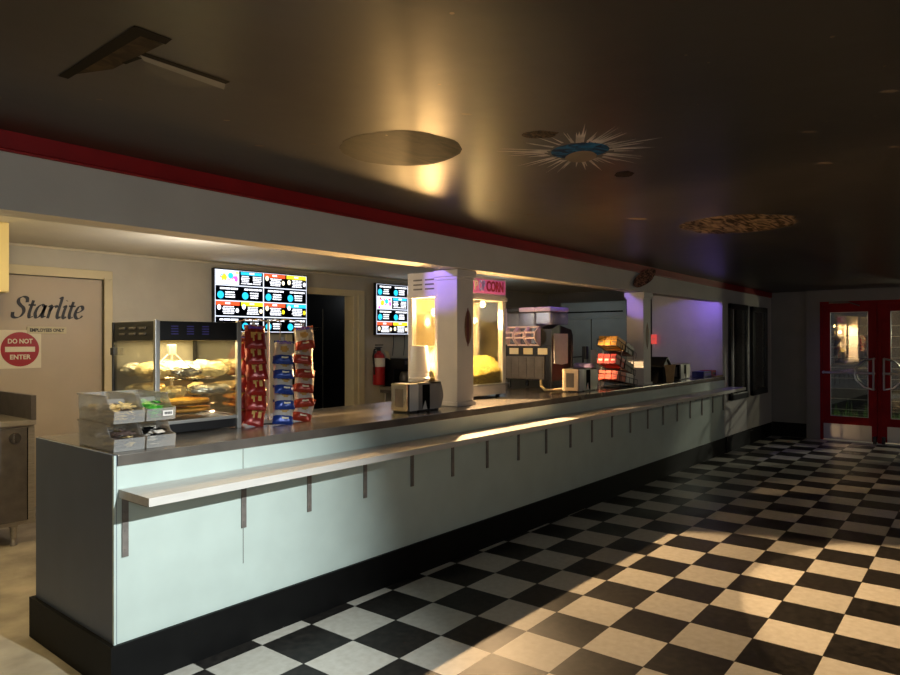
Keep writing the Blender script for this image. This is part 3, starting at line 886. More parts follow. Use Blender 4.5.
# cups and lids behind the dispensers
def cup_stack(x, y, n, r0, r1, h, lab, m='whiteplastic'):
    t = thing('cup_stack', lab, 'cups', (x, y, ZT), 0)
    mb = MB(); z = 0
    for k in range(n):
        mb.lathe([(r0, z), (r1, z + h), (r1 + .004, z + h), (r1 + .004, z + h + .006), (r0 * .9, z + h + .004)], n=18)
        z += .02
    mb.build('cups', m, t, smooth=True)
    return t
cup_stack(5.22, .45, 9, .030, .042, .12, 'tall stack of white paper cups behind the candy rack')
cup_stack(5.31, .58, 14, .026, .034, .10, 'taller narrow stack of pale cups beside the fridge')
t = thing('lid_tub', 'pale tub of white lids standing behind the napkin dispensers', 'tub', (4.97, .52, ZT))
MB().lathe([(.07, 0), (.095, .19), (.10, .19), (.10, .225), (.09, .235), (.001, .235)], n=28).build('tub', 'violet_lit_plastic', t, smooth=True)
MB().lathe([(.0905, .12), (.0925, .12), (.0955, .17), (.0935, .17), (.0905, .12)], n=28).build('band', 'bluebox', t, smooth=True)
t = thing('lid_stack', 'short white stack of cup lids left of the lid tub', 'lids', (4.83, .46, ZT))
mb = MB()
for k in range(12): mb.lathe([(.036, k * .016), (.042, k * .016 + .003), (.042, k * .016 + .011), (.036, k * .016 + .014), (.001, k * .016 + .014)], n=18)
mb.build('lids', 'whiteplastic', t, smooth=True)

# ------------------------------------------------------------------ candy rack
def build_candy():
    x0, y0 = 4.80, .085
    t = thing('candy_rack', 'black wire candy rack with three tilted tiers beside the far column', 'rack', (x0, y0, ZT))
    W, D = .50, .205
    mb = MB()
    for y in (0, D):
        mb.tube([(.1, y, 0), (.1, y, .10), (.16, y, .42)], .004, 6); mb.tube([(.42, y, 0), (.42, y, .10), (.40, y, .36)], .004, 6)
        mb.tube([(.08, y, .004), (W - .05, y, .004)], .004, 6)
    for x in (.1, .42): mb.tube([(x, 0, .004), (x, D, .004)], .004, 6)
    mb.build('frame', 'black', t)
    ang = R(17)
    k = 0
    plan = [(.42, .02, ['yellowbox', 'yellowbox', 'yellowbox'], ['brownbox', 'brownbox', 'brownbox']),
            (.245, .00, ['redbox', 'redbox', 'redbox'], ['brownbox', 'brownbox', 'brownbox']),
            (.078, .03, ['orangebox', 'orangebox', 'orangebox'], ['whitebox', 'brownbox', 'whitebox'])]
    nm = {'yellowbox': 'yellow', 'redbox': 'bright red', 'orangebox': 'orange', 'brownbox': 'dark red', 'whitebox': 'pale'}
    tiern = ['top', 'middle', 'bottom']
    src = {}
    for ti, (z, dx, front, back) in enumerate(plan):
        mt = Matrix.Translation((dx, 0, z)) @ Matrix.Rotation(ang if ti < 2 else R(8), 4, 'Y')
        mb = MB(); L_ = .46
        for y in (-.004, D + .004):
            mb.tube([(0, y, .0), (L_, y, 0)], .003, 6); mb.tube([(0, y, .065), (L_, y, .05)], .003, 6)
            for q in range(6): mb.tube([(L_ * q / 5, y, 0), (L_ * q / 5, y, .065 - .015 * q / 5)], .002, 5)
        for q in range(6): mb.tube([(L_ * q / 5, -.004, 0), (L_ * q / 5, D + .004, 0)], .002, 5)
        for z_ in (0, .065): mb.tube([(0, -.004, z_), (0, D + .004, z_)], .003, 6)
        xf(mb, mt).build('tier', 'black', t)
        for bi, mset in enumerate((front, back)):
            for q, m in enumerate(mset):
                if m not in src:
                    b_ = thing('candy_box', 'x', 'candy box')
                    MB().bbox(-.095, .095, -.031, .031, 0, .095, .003).build('carton', m, b_)
                    MB().box(-.0965, -.0945, -.02, .02, .028, .045).build('printed_panel', {'yellowbox': 'kraft', 'redbox': 'whitebox', 'orangebox': 'redbox'}.get(m, 'brownbox'), b_)
                    src[m] = b_; o = b_
                else:
                    o = dup(src[m])
                P = mt @ Vector((.105 + bi * .21, .033 + q * .068, .004))
                o.location = (x0 + P.x, y0 + P.y, ZT + P.z)
                o.rotation_euler = (0, ang if ti < 2 else R(8), 0)
                pos = ['front', 'middle', 'back'][q]
                o['label'] = '%s candy box, %s of three on the %s of the %s tier' % (nm[m], pos, ['left', 'right'][bi], tiern[ti])
                o['group'] = 'candy boxes on the wire rack'
build_candy()

# ------------------------------------------------------------------ far end of the counter
t = thing('gabled_box', 'black countertop box with a sloped gable lid past the column', 'box', (6.10, .14, ZT))
MB().bbox(0, .22, 0, .26, 0, .17, .006).build('body', 'blackmat', t)
mb = MB(); mb.prism([(-.02, .165), (.11, .265), (.24, .165), (.24, .178), (.11, .28), (-.02, .178)], 'y', -.01, .27); mb.build('lid', 'black', t)
mb = MB(); mb.prism([(.01, .17), (.11, .25), (.21, .17)], 'y', .01, .02); mb.build('gable', 'black', t)
t = thing('paper_cup', 'brown paper cup in front of the black gabled box', 'cup', (6.11, .066, ZT))
MB().lathe([(.038, 0), (.058, .185), (.062, .185), (.062, .192), (.055, .188), (.036, .01), (.001, .01)], n=24).build('cup', 'kraft', t, smooth=True)
for i, (x, y, z, w, d, h, m, lab) in enumerate(((7.25, .09, 0, .28, .15, .075, 'bluebox', 'flat blue carton on the far end of the counter'),
                                             (7.54, .09, 0, .16, .15, .08, 'redbox', 'small red carton beside the flat blue carton'),
                                             (7.46, .005, 0, .26, .06, .018, 'kraft', 'brown wooden strip at the counter end by the purple wall'))):
    t = thing('carton' if i < 2 else 'wooden_strip', lab, 'carton' if i < 2 else 'strip', (x, y, ZT))
    MB().bbox(0, w, 0, d, z, h, .004).build('carton_body' if i < 2 else 'strip_body', m, t)
    if i < 2: MB().box(.02, w - .02, -.0015, 0, h * .3, h * .7).build('printed_panel', 'purpleprint' if i == 0 else 'brownbox', t)

# exit sign at the edge of the partition
t = thing('exit_sign', 'small lit red exit sign high beside the purple wall', 'sign', (7.70, .90, 1.40))
MB().bbox(-.012, .012, -.012, .062, 0, .13, .003).build('housing', 'exitred', t)
tb = text_mb('EXIT', .05, .001, width=.11)
xf(tb, Matrix.Translation((-.0128, .025, .065)) @ Matrix.Rotation(R(90), 4, 'X') @ Matrix.Rotation(R(-90), 4, 'Y') @ Matrix.Identity(4))
t2 = text_mb('EXIT', .05, .001, width=.11)
xf(t2, Matrix.Translation((-.0128, .025, .066)) @ Matrix.Rotation(R(90), 4, 'X') @ Matrix.Rotation(R(-90), 4, 'Z'))
t2 = text_mb('EXIT', .03, .001, width=.046)
xf(t2, Matrix.Translation((-.0130, .025, .066)) @ Matrix.Rotation(R(-90), 4, 'Z'))
t2.build('lettering', 'signwhite', t)
MB().tube([(.0, .025, -.05), (0, .025, 0)], .006, 8).build('stem', 'whiteplastic', t)
MB().box(.012, .044, .012, .04, .05, .09).build('wall_plate', 'whiteplastic', t)

# ------------------------------------------------------------------ poster frames
def poster(x0, x1, z0, z1, lab, fm, back=.0):
    t = thing('poster_frame', lab, 'poster', (0, 0, 0))
    y1 = yb(x0) - .001 - back; y0_ = y1 - .045
    f = .075
    mb = MB(); mb.bbox(x0, x0 + f, y0_, y1, z0, z1, .006); mb.bbox(x1 - f, x1, y0_, y1, z0, z1, .006); mb.bbox(x0, x1, y0_, y1, z1 - f, z1, .006); mb.bbox(x0, x1, y0_, y1, z0, z0 + f, .006)
    mb.build('frame', 'black', t)
    mb = MB(); mb.bbox(x0 + f - .006, x0 + f + .012, y0_ - .003, y1, z0 + f, z1 - f, .003); mb.bbox(x1 - .016, x1, y0_ - .003, y1, z0, z1, .003)
    mb.bbox(x0 + f, x1 - f, y0_ - .003, y1, z0 + f - .006, z0 + f + .01, .003)
    mb.build('metal_edge', fm, t)
    MB().box(x0 + f, x1 - f, y1 - .012, y1 - .004, z0 + f, z1 - f).build('print', 'poster', t)
    MB().box(x0 + f, x1 - f, y1 - .026, y1 - .022, z0 + f, z1 - f).build('pane', 'glass', t)
poster(7.95, 8.70, .655, 1.935, 'dark framed poster on the wall nearer the counter', 'alu')
poster(8.84, 9.56, .665, 1.925, 'dark framed poster nearer the red doors', 'black')

# ------------------------------------------------------------------ kitchen doors, signs
def build_kitchen_doors():
    d = MB().bbox(.60, 1.56, 3.715, 3.76, .01, 2.03, .004).build('door_1', 'tan_door'); struct(d)
    mb = MB()
    for x0, x1 in ((.52, .60), (1.56, 1.64)):
        mb.bbox(x0, x1, 3.672, 3.70, 0, 2.034, .005); mb.bbox(x0 + (.055 if x0 < 1 else 0), x1 - (0 if x0 < 1 else .055), 3.66, 3.70, 0, 2.05, .004)
    mb.bbox(.52, 1.64, 3.672, 3.70, 2.035, 2.115, .005)
    struct(mb.build('trim_4', 'cream'))
    mb = MB()
    for x0, x1 in ((3.64, 3.72), (4.69, 4.88)):
        mb.bbox(x0, x1, 3.672, 3.70, 0, 2.024, .005)
    mb.bbox(4.665, 4.70, 3.65, 3.82, 0, 2.03, .004); mb.bbox(4.76, 4.80, 3.66, 3.70, 0, 2.06, .006)
    mb.bbox(3.64, 4.88, 3.672, 3.70, 2.025, 2.105, .005)
    struct(mb.build('trim_5', 'cream'))
    # lettering drawn with a broad-nib pen
    GL = {
     'S': [[(.40, .56), (.38, .70), (.26, .76), (.13, .70), (.11, .57), (.20, .45), (.31, .35), (.34, .20), (.26, .05), (.12, .0), (.01, .05), (-.01, .20)]],
     't': [[(.17, .64), (.13, .40), (.10, .15), (.14, .02), (.24, .06)], [(.03, .47), (.27, .47)]],
     'a': [[(.31, .43), (.20, .49), (.08, .38), (.03, .17), (.09, .02), (.20, .08), (.29, .28), (.33, .48)], [(.34, .48), (.29, .20), (.30, .04), (.40, .08)]],
     'r': [[(.03, .42), (.12, .47), (.10, .25), (.07, .0)], [(.10, .25), (.18, .42), (.29, .46), (.32, .40)]],
     'l': [[(.05, .74), (.14, .77), (.10, .40), (.07, .12), (.12, .01), (.20, .07)]],
     'i': [[(.03, .42), (.12, .47), (.09, .25), (.08, .08), (.13, .01), (.20, .07)], [(.13, .66), (.135, .67), (.14, .68)]],
     'e': [[(.05, .22), (.18, .26), (.28, .36), (.24, .47), (.13, .46), (.05, .30), (.04, .12), (.13, .01), (.24, .04), (.31, .12)]]}
    ADV = {'S': .43, 't': .27, 'a': .41, 'r': .31, 'l': .2, 'i': .2, 'e': .33}
    def cr(p, n=7):
        P = [Vector(q) for q in p]; P = [P[0] * 2 - P[1]] + P + [P[-1] * 2 - P[-2]]; out = []
        for i in range(1, len(P) - 2):
            for k in range(n):
                t_ = k / n; a, b, c, d_ = P[i - 1:i + 3]
                out.append(.5 * ((2 * b) + (c - a) * t_ + (2 * a - 5 * b + 4 * c - d_) * t_ ** 2 + (3 * b - a - 3 * c + d_) * t_ ** 3))
        return out + [P[-2]]
    mb = MB(); x = 0
    nib = Vector((math.cos(R(25)), math.sin(R(25))))
    word = 'Starlite'
    tot = sum(ADV[c] for c in word)
    sc = .60 / (tot + .12); 
    for ch in word:
        for st in GL[ch]:
            P = cr(st)
            L_, R_ = [], []
            for i, p in enumerate(P):
                d_ = (P[min(i + 1, len(P) - 1)] - P[max(i - 1, 0)]); d_ = d_.normalized() if d_.length > 1e-6 else Vector((1, 0))
                nr = Vector((-d_.y, d_.x))
                hw = .017 + .042 * abs(nr.dot(nib)) ** 1.3
                L_.append(p + nr * hw); R_.append(p - nr * hw)
            def W3(q, y): return (.812 + (x + q.x + .17 * q.y) * sc, y, 1.662 + q.y * sc * 1.02)
            n = len(P)
            vs = [W3(q, 3.7125) for q in L_ + R_] + [W3(q, 3.7148) for q in L_ + R_]
            fs = []
            for i in range(n - 1):
                fs += [(i, i + 1, n + i + 1, n + i), (2 * n + i + 1, 2 * n + i, 3 * n + i, 3 * n + i + 1), (i + 1, i, 2 * n + i, 2 * n + i + 1), (n + i, n + i + 1, 3 * n + i + 1, 3 * n + i)]
            fs += [(0, n, 3 * n, 2 * n), (n - 1, 3 * n - 1, 4 * n - 1, 2 * n - 1)]
            mb.add(vs, fs)
        x += ADV[ch]
    o = mb.build('lettering', 'ink'); tag(o, 'black italic Starlite lettering across the tan kitchen door', 'lettering')
    t = thing('staff_sign', 'small beige employees only sign under the black lettering', 'sign', (1.085, 3.7125, 1.556))
    MB().bbox(-.16, .16, -.006, .0015, -.031, .031, .006).build('plate', 'beige', t)
    tb = text_mb('EMPLOYEES ONLY', .04, .001, bold=.0015, width=.28); xf(tb, Matrix.Translation((0, -.007, -.001))); tb.build('lettering', 'ink', t)
    t = thing('no_entry_sign', 'square white sign with red do not enter disc on door', 'sign', (.872, 3.7125, 1.39))
    MB().bbox(-.165, .165, -.0045, .0015, -.165, .165, .004).build('plate', 'signwhite', t)
    MB().prism([(.148 * math.cos(a * math.pi / 24), .148 * math.sin(a * math.pi / 24)) for a in range(48)], 'y', -.0065, -.0046).build('disc', 'signred', t)
    MB().box(-.115, .115, -.0085, -.0066, -.022, .022).build('bar', 'signwhite', t)
    for w, z, wd in (('DO NOT', .068, .19), ('ENTER', -.068, .16)):
        tb = text_mb(w, .055, .001, bold=.0015, width=wd); xf(tb, Matrix.Translation((0, -.0078, z))); tb.build('lettering', 'signwhite', t)
build_kitchen_doors()

# shelving in the dark store room
t = thing('wire_shelving', 'chrome wire shelving in the dark store room doorway', 'shelving', (3.75, 4.6, 0))
for x in (0, 1.2):
    for y in (0, .45): MB().tube([(x, y, 0), (x, y, 1.9)], .013, 10).build('post', 'chrome', t)
for z in (.35, .98, 1.6):
    mb = MB()
    for y in (0, .45): mb.tube([(0, y, z), (1.2, y, z)], .008, 6); mb.tube([(0, y, z + .035), (1.2, y, z + .035)], .005, 6)
    for k in range(25): mb.tube([(k * .05, 0, z), (k * .05, .45, z)], .003, 5)
    mb.build('wire_shelf', 'chrome', t)

# ------------------------------------------------------------------ menu screens
def tv(x0, x1, z0, z1, y, lab, rows):
    t = thing('menu_screen', lab, 'screen', (x0, y, z0))
    W, H = x1 - x0, z1 - z0
    MB().bbox(0, W, .004, .05, 0, H, .004).build('bezel', 'black', t)
    MB().bbox(W * .3, W * .7, .05, .11, H * .3, H * .7, .004).build('wall_mount', 'steel_dark', t)
    mats = ['scr_black', 'scr_white', 'scr_blue', 'scr_orange', 'scr_yellow', 'scr_pink', 'scr_cream', 'scr_line']
    mb = MB()
    b = .012
    sw, sh = W - 2 * b, H - 2 * b
    lay = [0]
    def q(u0, u1, v0, v1, mi, lv=1):        # v measured down from the top
        y_ = .004 - .0006 * lv
        mb.quad((b + u0 * sw, y_, b + (1 - v1) * sh), (b + u1 * sw, y_, b + (1 - v1) * sh), (b + u1 * sw, y_, b + (1 - v0) * sh), (b + u0 * sw, y_, b + (1 - v0) * sh), mi)
    def disc(u, v, r, mi, ax=1.0, lv=3):
        n = 16; y_ = .004 - .0006 * lv
        vs = [(b + u * sw + r * sh * ax * math.cos(2 * math.pi * k / n), y_, b + (1 - v) * sh + r * sh * math.sin(2 * math.pi * k / n)) for k in range(n)]
        mb.add(vs, [tuple(range(n))], mi)
    r = random.Random(len(lab))
    def lines(u0, u1, v0, v1, n, j=.25):
        for k in range(n):
            h = (v1 - v0) / n
            a = v0 + k * h + h * .2; w = (u1 - u0)
            c = (u0 + u1) / 2 + (r.uniform(-.02, .02)) * w
            hw = w / 2 * r.uniform(1 - j, 1)
            u = c - hw                                  # broken into word-length bars
            while u < c + hw:
                l = min(r.uniform(.16, .34) * w, c + hw - u)
                q(u, u + l, a, a + h * .5, 1, 3); u += l + .03 * w
    q(0, 1, 0, 1, 0, 0)
    nr = len(rows)
    for i, row in enumerate(rows):
        v0, v1 = i / nr, (i + 1) / nr
        q(0, 1, v1 - .012, v1, 7, 2)
        for s_, cell in enumerate(row):
            u0, u1 = s_ * .5, s_ * .5 + .5
            h = v1 - v0; um = (u0 + u1) / 2
            if cell == 'pic':
                q(u0 + .01, u0 + .24, v0 + .01, v1 - .02, 1, 2)
                for k in range(26):
                    a, c = r.uniform(u0 + .015, u0 + .21), r.uniform(v0 + .015, v1 - .06)
                    q(a, a + r.uniform(.01, .04), c, c + r.uniform(.01, .05), r.choice([2, 3, 4, 5, 5, 4, 6, 3]), 3)
                disc(u0 + .09, v0 + h * .5, h * .22, 4); disc(u0 + .155, v0 + h * .36, h * .2, 2, lv=4); disc(u0 + .21, v0 + h * .55, h * .2, 5, .7, lv=5)
                q(u0 + .26, u1 - .02, v0 + .015, v0 + h * .25, 2, 2); q(u0 + .35, u0 + .40, v0 + .02, v0 + h * .2, 1, 3)
                lines(u0 + .26, u0 + .35, v0 + h * .3, v0 + h * .75, 4); lines(u0 + .38, u1 - .02, v0 + h * .3, v0 + h * .75, 4)
                lines(u0 + .26, u1 - .03, v0 + h * .76, v1 - .03, 1, .05)
            elif cell == 'two':
                for w in (0, 1):
                    a = u0 + .25 * w
                    lines(a + .04, a + .235, v0 + h * .10, v0 + h * .32, 1, .1)
                    lines(a + .10, a + .20, v0 + h * .36, v0 + h * .82, 3)
                    disc(a + .055, v0 + h * .62, h * .24, 2)
            else:                                       # two coloured headers
                for w, c in enumerate(cell):
                    a = u0 + .25 * w
                    mi = {'o': 3, 'y': 4, 'b': 2}[c]
                    q(a + .012, a + .245, v0 + .01, v0 + h * .28, mi, 2); q(a + .10, a + .15, v0 + .022, v0 + h * .2, 1 if c != 'y' else 6, 3)
                    lines(a + .07, a + .2, v0 + h * .32, v0 + h * .86, 5)
                    disc(a + .04, v0 + h * r.uniform(.3, .6), h * .17, r.choice([6, 1, 6]), .8); disc(a + .222, v0 + h * .6, h * .15, r.choice([4, 6, 1]), .8)
        q(0, 1, v0, v0 + .006, 7, 2)
    for u in (.0, .5, 1.0): q(max(0, u - .006), min(1, u + .006), 0, 1, 7, 2)
    mb.build('screen', mats, t)
    mb = MB()
    return t
def sc_pt(v, y, y_ref=3.7):                       # keep the apparent size when moved off the wall
    k = (y + 2.89) / (y_ref + 2.89)
    return -1.30 + (v[0] + 1.30) * k, 1.461 + (v[1] - 1.461) * k
a = sc_pt((2.715, 1.542), 3.6); b = sc_pt((3.966, 2.243), 3.6)
tv(a[0], b[0], a[1], b[1], 3.6, 'large lit menu screen above the chip rack and warmer', [('pic', 'oy'), ('two', 'two'), ('oy', 'ob'), ('two', 'two')])
a = sc_pt((5.115, 1.53), 3.6); b = sc_pt((6.36, 2.232), 3.6)
t = tv(a[0], b[0], a[1], b[1], 3.6, 'lit menu screen behind the popcorn machine', [('two', 'two'), ('pic', 'oy'), ('two', 'two'), ('oy', 'ob')])
for x in (.40, .62):
    MB().tube([(x, .07, .01), (x + .01, .08, -.12), (x - .005, .085, -.28)], .005, 6).build('cable', 'black', t)

# ------------------------------------------------------------------ extinguisher, coffee maker, table, fridge
t = thing('fire_extinguisher', 'red fire extinguisher hung on the wall beside the dark doorway', 'fire extinguisher', (5.08, 3.61, .87))
MB().lathe([(.001, 0), (.075, 0), (.08, .012), (.08, .36), (.07, .40), (.03, .43), (.026, .45), (.001, .45)], n=24).build('cylinder', 'red', t, smooth=True)
MB().lathe([(.0805, .24), (.082, .24), (.082, .355), (.0805, .355)], n=24).build('label', 'paper', t, smooth=True)
mb = MB(); mb.lathe([(.024, .45), (.024, .49), (.001, .49)], n=12); mb.bbox(-.07, .05, -.012, .012, .49, .502, .003); mb.bbox(-.06, .07, -.012, .012, .52, .534, .003); mb.build('valve_handle', 'black', t)
MB().tube([(-.02, 0, .48), (-.09, -.01, .47), (-.115, -.01, .38), (-.10, -.01, .24), (-.095, -.01, .14)], .011, 8).build('hose', 'black', t, smooth=True)
mb = MB(); mb.add([(.03, -.06, .46), (.09, -.085, .44), (.13, -.085, .33), (.08, -.085, .35), (.03, -.056, .46), (.09, -.081, .44), (.13, -.081, .33), (.08, -.081, .35)],
                  [(0, 1, 2, 3), (7, 6, 5, 4), (0, 4, 5, 1), (1, 5, 6, 2), (2, 6, 7, 3), (3, 7, 4, 0)]); mb.build('tag', 'beige', t)
MB().box(-.02, .02, .07, .09, .2, .45).build('wall_bracket', 'steel_dark', t)

t = thing('work_table', 'steel work table under the coffee maker by the back wall', 'table', (5.13, 3.12, 0))
MB().bbox(0, 1.7, 0, .55, .80, .84, .006).build('tabletop', 'steel', t)
MB().box(.01, 1.69, .02, .53, .76, .80).build('apron', 'steel_dark', t)
for x in (.06, 1.6):
    for y in (.05, .48): MB().tube([(x, y, 0), (x, y, .77)], .02, 12).build('leg', 'steel', t)
MB().box(.05, 1.62, .06, .5, .22, .24).build('undershelf', 'steel_dark', t)
t = thing('coffee_maker', 'black coffee maker on the steel table below the right screen', 'coffee maker', (5.22, 3.3, .84))
MB().bbox(0, .36, 0, .34, 0, .06, .008).build('base', 'black', t)
MB().bbox(0, .36, .18, .34, .05, .37, .008).build('tower', 'black', t)
MB().bbox(-.005, .365, -.01, .34, .24, .38, .012).build('head', 'black', t)
MB().lathe([(.05, .065), (.075, .075), (.08, .13), (.06, .19), (.05, .2), (.001, .2)], (.13, .09, 0), 20).build('carafe', 'steel_dark', t, smooth=True)
mb = MB(); mb.bbox(.02, .34, -.013, -.009, .30, .35, .002); mb.build('control_strip', 'steel_dark', t)
MB().box(.24, .28, -.016, -.012, .315, .335).build('status_light', 'scr_line', t)

t = thing('fridge', 'grey steel two door reach-in fridge at the dark kitchen end', 'fridge', (7.9, 1.40, 0))
W = 1.12
MB().bbox(.03, .78, 0, W, .1, 2.03, .008).build('cabinet', 'fridge', t)
for y0_, y1_ in ((.01, W * .52 - .005), (W * .52 + .005, W - .01)):
    d = MB().bbox(0, .028, y0_, y1_, .14, 1.77, .006).build('door', 'fridge', t)
    yy = y1_ - .05 if y0_ < .1 else y0_ + .05
    MB().tube([(-.002, yy, .95), (-.03, yy, .97), (-.03, yy, 1.28), (-.002, yy, 1.3)], .008, 8).build('handle', 'steel_dark', d)
mb = MB(); mb.box(.012, .03, .03, W - .03, 1.80, 2.01); mb.build('grille_panel', 'fridge', t)
mb = MB(); mb.box(.006, .012, .08, W - .08, 1.865, 1.885); mb.build('grille_slot', 'blackmat', t)
MB().bbox(-.003, -.0005, .08, .38, 1.30, 1.45, .001).build('notice', mat('dark_red_notice', '#4a2a26', .6), t)
for y in (.08, W - .08):
    for x in (.1, .7): MB().tube([(x, y, 0), (x, y, .1)], .02, 10).build('leg', 'steel_dark', t)
t = thing('tap_tower', 'thin black stand in front of the fridge', 'stand', (6.3, 1.25, 0))
MB().lathe([(.001, 0), (.16, 0), (.16, .012), (.02, .03), (.001, .03)], n=20).build('foot', 'black', t, smooth=True)
MB().tube([(0, 0, .02), (0, 0, 1.35)], .012, 8).build('pole', 'black', t)
mb = MB(); mb.tube([(-.02, .14, 1.24), (0, 0, 1.25), (.02, -.06, 1.27)], .008, 6); mb.bbox(-.03, .03, -.06, 0, 1.22, 1.38, .01); mb.build('head', 'black', t)

# ------------------------------------------------------------------ left: steel cabinet and cream wall cupboard
t = thing('steel_cabinet', 'stainless steel cabinet on short legs left of the counter', 'cabinet', (-.62, 2.57, 0))
W = 1.215
MB().bbox(0, W, .01, .68, .15, .86, .004).build('body', 'steel', t)
mb = MB(); mb.bbox(-.01, W + .004, -.012, .69, .858, .895, .006); mb.build('worktop', 'steel', t)
mb = MB(); mb.bbox(0, W, .655, .69, .89, 1.07, .004); mb.bbox(W - .03, W + .004, -.012, .69, .89, 1.07, .004); mb.build('backsplash', 'steel_dark', t)
dr = MB().bbox(.5, W - .055, -.006, .012, .18, .84, .004).build('door', 'steel_dark', t)
mb = MB(); mb.tube([(1.08, -.006, .775), (1.08, -.02, .775)], .038, 24); mb.bbox(1.072, 1.088, -.03, -.018, .74, .81, .004); mb.build('knob', 'chrome', dr, smooth=True)
MB().box(W - .05, W - .045, .004, .009, .18, .84).build('door_gap', 'blackmat', t)
for x in (.12, W - .12):
    for y in (.06, .6):
        mb = MB(); mb.lathe([(.032, .15), (.032, .135), (.024, .13), (.022, .06), (.016, .055), (.016, .02), (.022, .012), (.022, 0), (.001, 0)][::-1], (x, y, 0), 16); mb.build('leg', 'steel', t, smooth=True)
t = thing('wall_cupboard', 'cream cupboard hanging at the top left above the steel cabinet', 'cupboard', (-.8, 2.6, 1.805))
MB().bbox(0, 1.238, 0, .6, 0, .494, .004).build('carcass', 'yellowcream', t)
MB().bbox(.62, 1.232, -.012, -.001, .006, .48, .003).build('door', 'yellowcream', t)

# ------------------------------------------------------------------ red entrance doors (square to the tiles)
def build_entrance():
    o0 = Wp(9.4, -.815)
    # local frame: x out of the building, -y along the wall to the right
    t = bpy.data.objects.new('door_2', None); COL.objects.link(t); struct(t)
    t.location = o0; t.rotation_euler = (0, 0, WR)
    mb = MB(); mb.bbox(-.02, .1, -.03, 0, 0, 2.0, .004); mb.bbox(-.02, .1, -1.465, -1.435, 0, 2.0, .004); mb.bbox(-.02, .1, -1.465, 0, 1.955, 2.0, .004)
    mb.bbox(-.0, .08, -.755, -.705, .0, 1.96, .004)
    mb.build('frame', 'doorred', t)
    MB().box(-.03, .12, -1.465, 0, 0, .012).build('threshold', 'alu', t)
    for side in (0, 1):
        f = (lambda y: y) if side == 0 else (lambda y: -1.46 - y)
        def bx(m, x0, x1, ya, yb_, z0, z1, b=.004):
            a, c = sorted((f(ya), f(yb_))); m.bbox(x0, x1, a, c, z0, z1, b)
        lf = MB(); bx(lf, .0, .045, -.03, -.128, .03, 1.955); bx(lf, .0, .045, -.60, -.705, .03, 1.955); bx(lf, .0, .045, -.128, -.60, 1.845, 1.955); bx(lf, .0, .045, -.128, -.60, .03, .36)
        lo = lf.build('leaf', 'doorred', t)
        if side == 0: lo.rotation_euler = (0, 0, R(-2.4))
        m = MB(); a, c = sorted((f(-.128), f(-.60))); m.box(.018, .024, a, c, .36, 1.845); m.build('glass_pane', 'doorglass', lo)
        m = MB()
        for z in (.36, 1.838): bx(m, .004, .016, -.128, -.60, z, z + .008, .002)
        for y in (-.128, -.592): bx(m, .004, .016, y, y - .008, .36, 1.845, .002)
        m.build('glazing_bead', 'alu', lo)
        for k in range(9):
            z = .46 + k * .148
            m = MB(); m.tube([(.034, f(-.126), z), (.034, f(-.602), z)], .005, 6); m.build('bar', 'alu', lo)
        m = MB(); bx(m, -.004, 0, -.04, -.64, .03, .25, .001); m.build('kick_plate', 'alu', lo)
        m = MB(); m.tube([(-.05, f(-.05), .985), (-.05, f(-.69), .985)], .017, 10); m.tube([(-.05, f(-.05), .985), (.0, f(-.05), .985)], .02, 8); m.tube([(-.05, f(-.665), .985), (.0, f(-.665), .985)], .014, 8); m.build('push_bar', 'alu', lo, smooth=True)
        m = MB(); m.tube([(0, f(-.672), 1.19), (-.06, f(-.672), 1.19), (-.06, f(-.672), .76), (0, f(-.672), .76)], .014, 8)
        m.tube([(-.06, f(-.672), 1.19), (-.06, f(-.56), 1.16), (-.06, f(-.46), 1.06), (-.06, f(-.44), .975), (-.06, f(-.46), .89), (-.06, f(-.56), .79), (-.06, f(-.672), .76)], .012, 8)
        m.build('pull_handle', 'alu', lo, smooth=True)
        m = MB(); m.bbox(-.07, .0, min(f(-.66), f(-.70)), max(f(-.66), f(-.70)), .012, .11, .006); m.build('door_stop', 'black', lo)
    m = MB(); m.bbox(-.05, -.0, -.36, -.12, 1.97, 1.995, .004); m.tube([(-.03, -.15, 1.99), (-.09, -.36, 1.985), (-.02, -.5, 1.93)], .008, 6); m.build('door_closer', 'steel_dark', t)
build_entrance()

# outside: paving, planter grass
mb = MB(); mb.box(10.35, 22, -12, 8, -.12, -.02); struct(mb.build('ground_outside', 'asphalt'))
r = random.Random(11); mb = MB()
for k in range(1500):
    p = Wp(9.4 + r.uniform(1.15, 2.2), r.uniform(-2.6, -.3)); x, y = p.x, p.y
    h = r.uniform(.12, .42) * (1.25 if r.random() < .1 else .8); a = r.uniform(0, 6.28); ln = r.uniform(.02, .12); w = .006
    ca, sa = math.cos(a), math.sin(a)
    b0 = Vector((x, y, -.02)); m_ = Vector((x + ca * ln * .4, y + sa * ln * .4, h * .6)); tp = Vector((x + ca * ln, y + sa * ln, h))
    n_ = Vector((-sa, ca, 0)) * w
    mb.add([(b0 - n_)[:], (b0 + n_)[:], (m_ + n_ * .8)[:], (m_ - n_ * .8)[:], tp[:]], [(0, 1, 2, 3), (3, 2, 4)])
tag(mb.build('grass', 'grass'), 'green grass growing outside beyond the red glass doors', 'grass', kind='stuff')

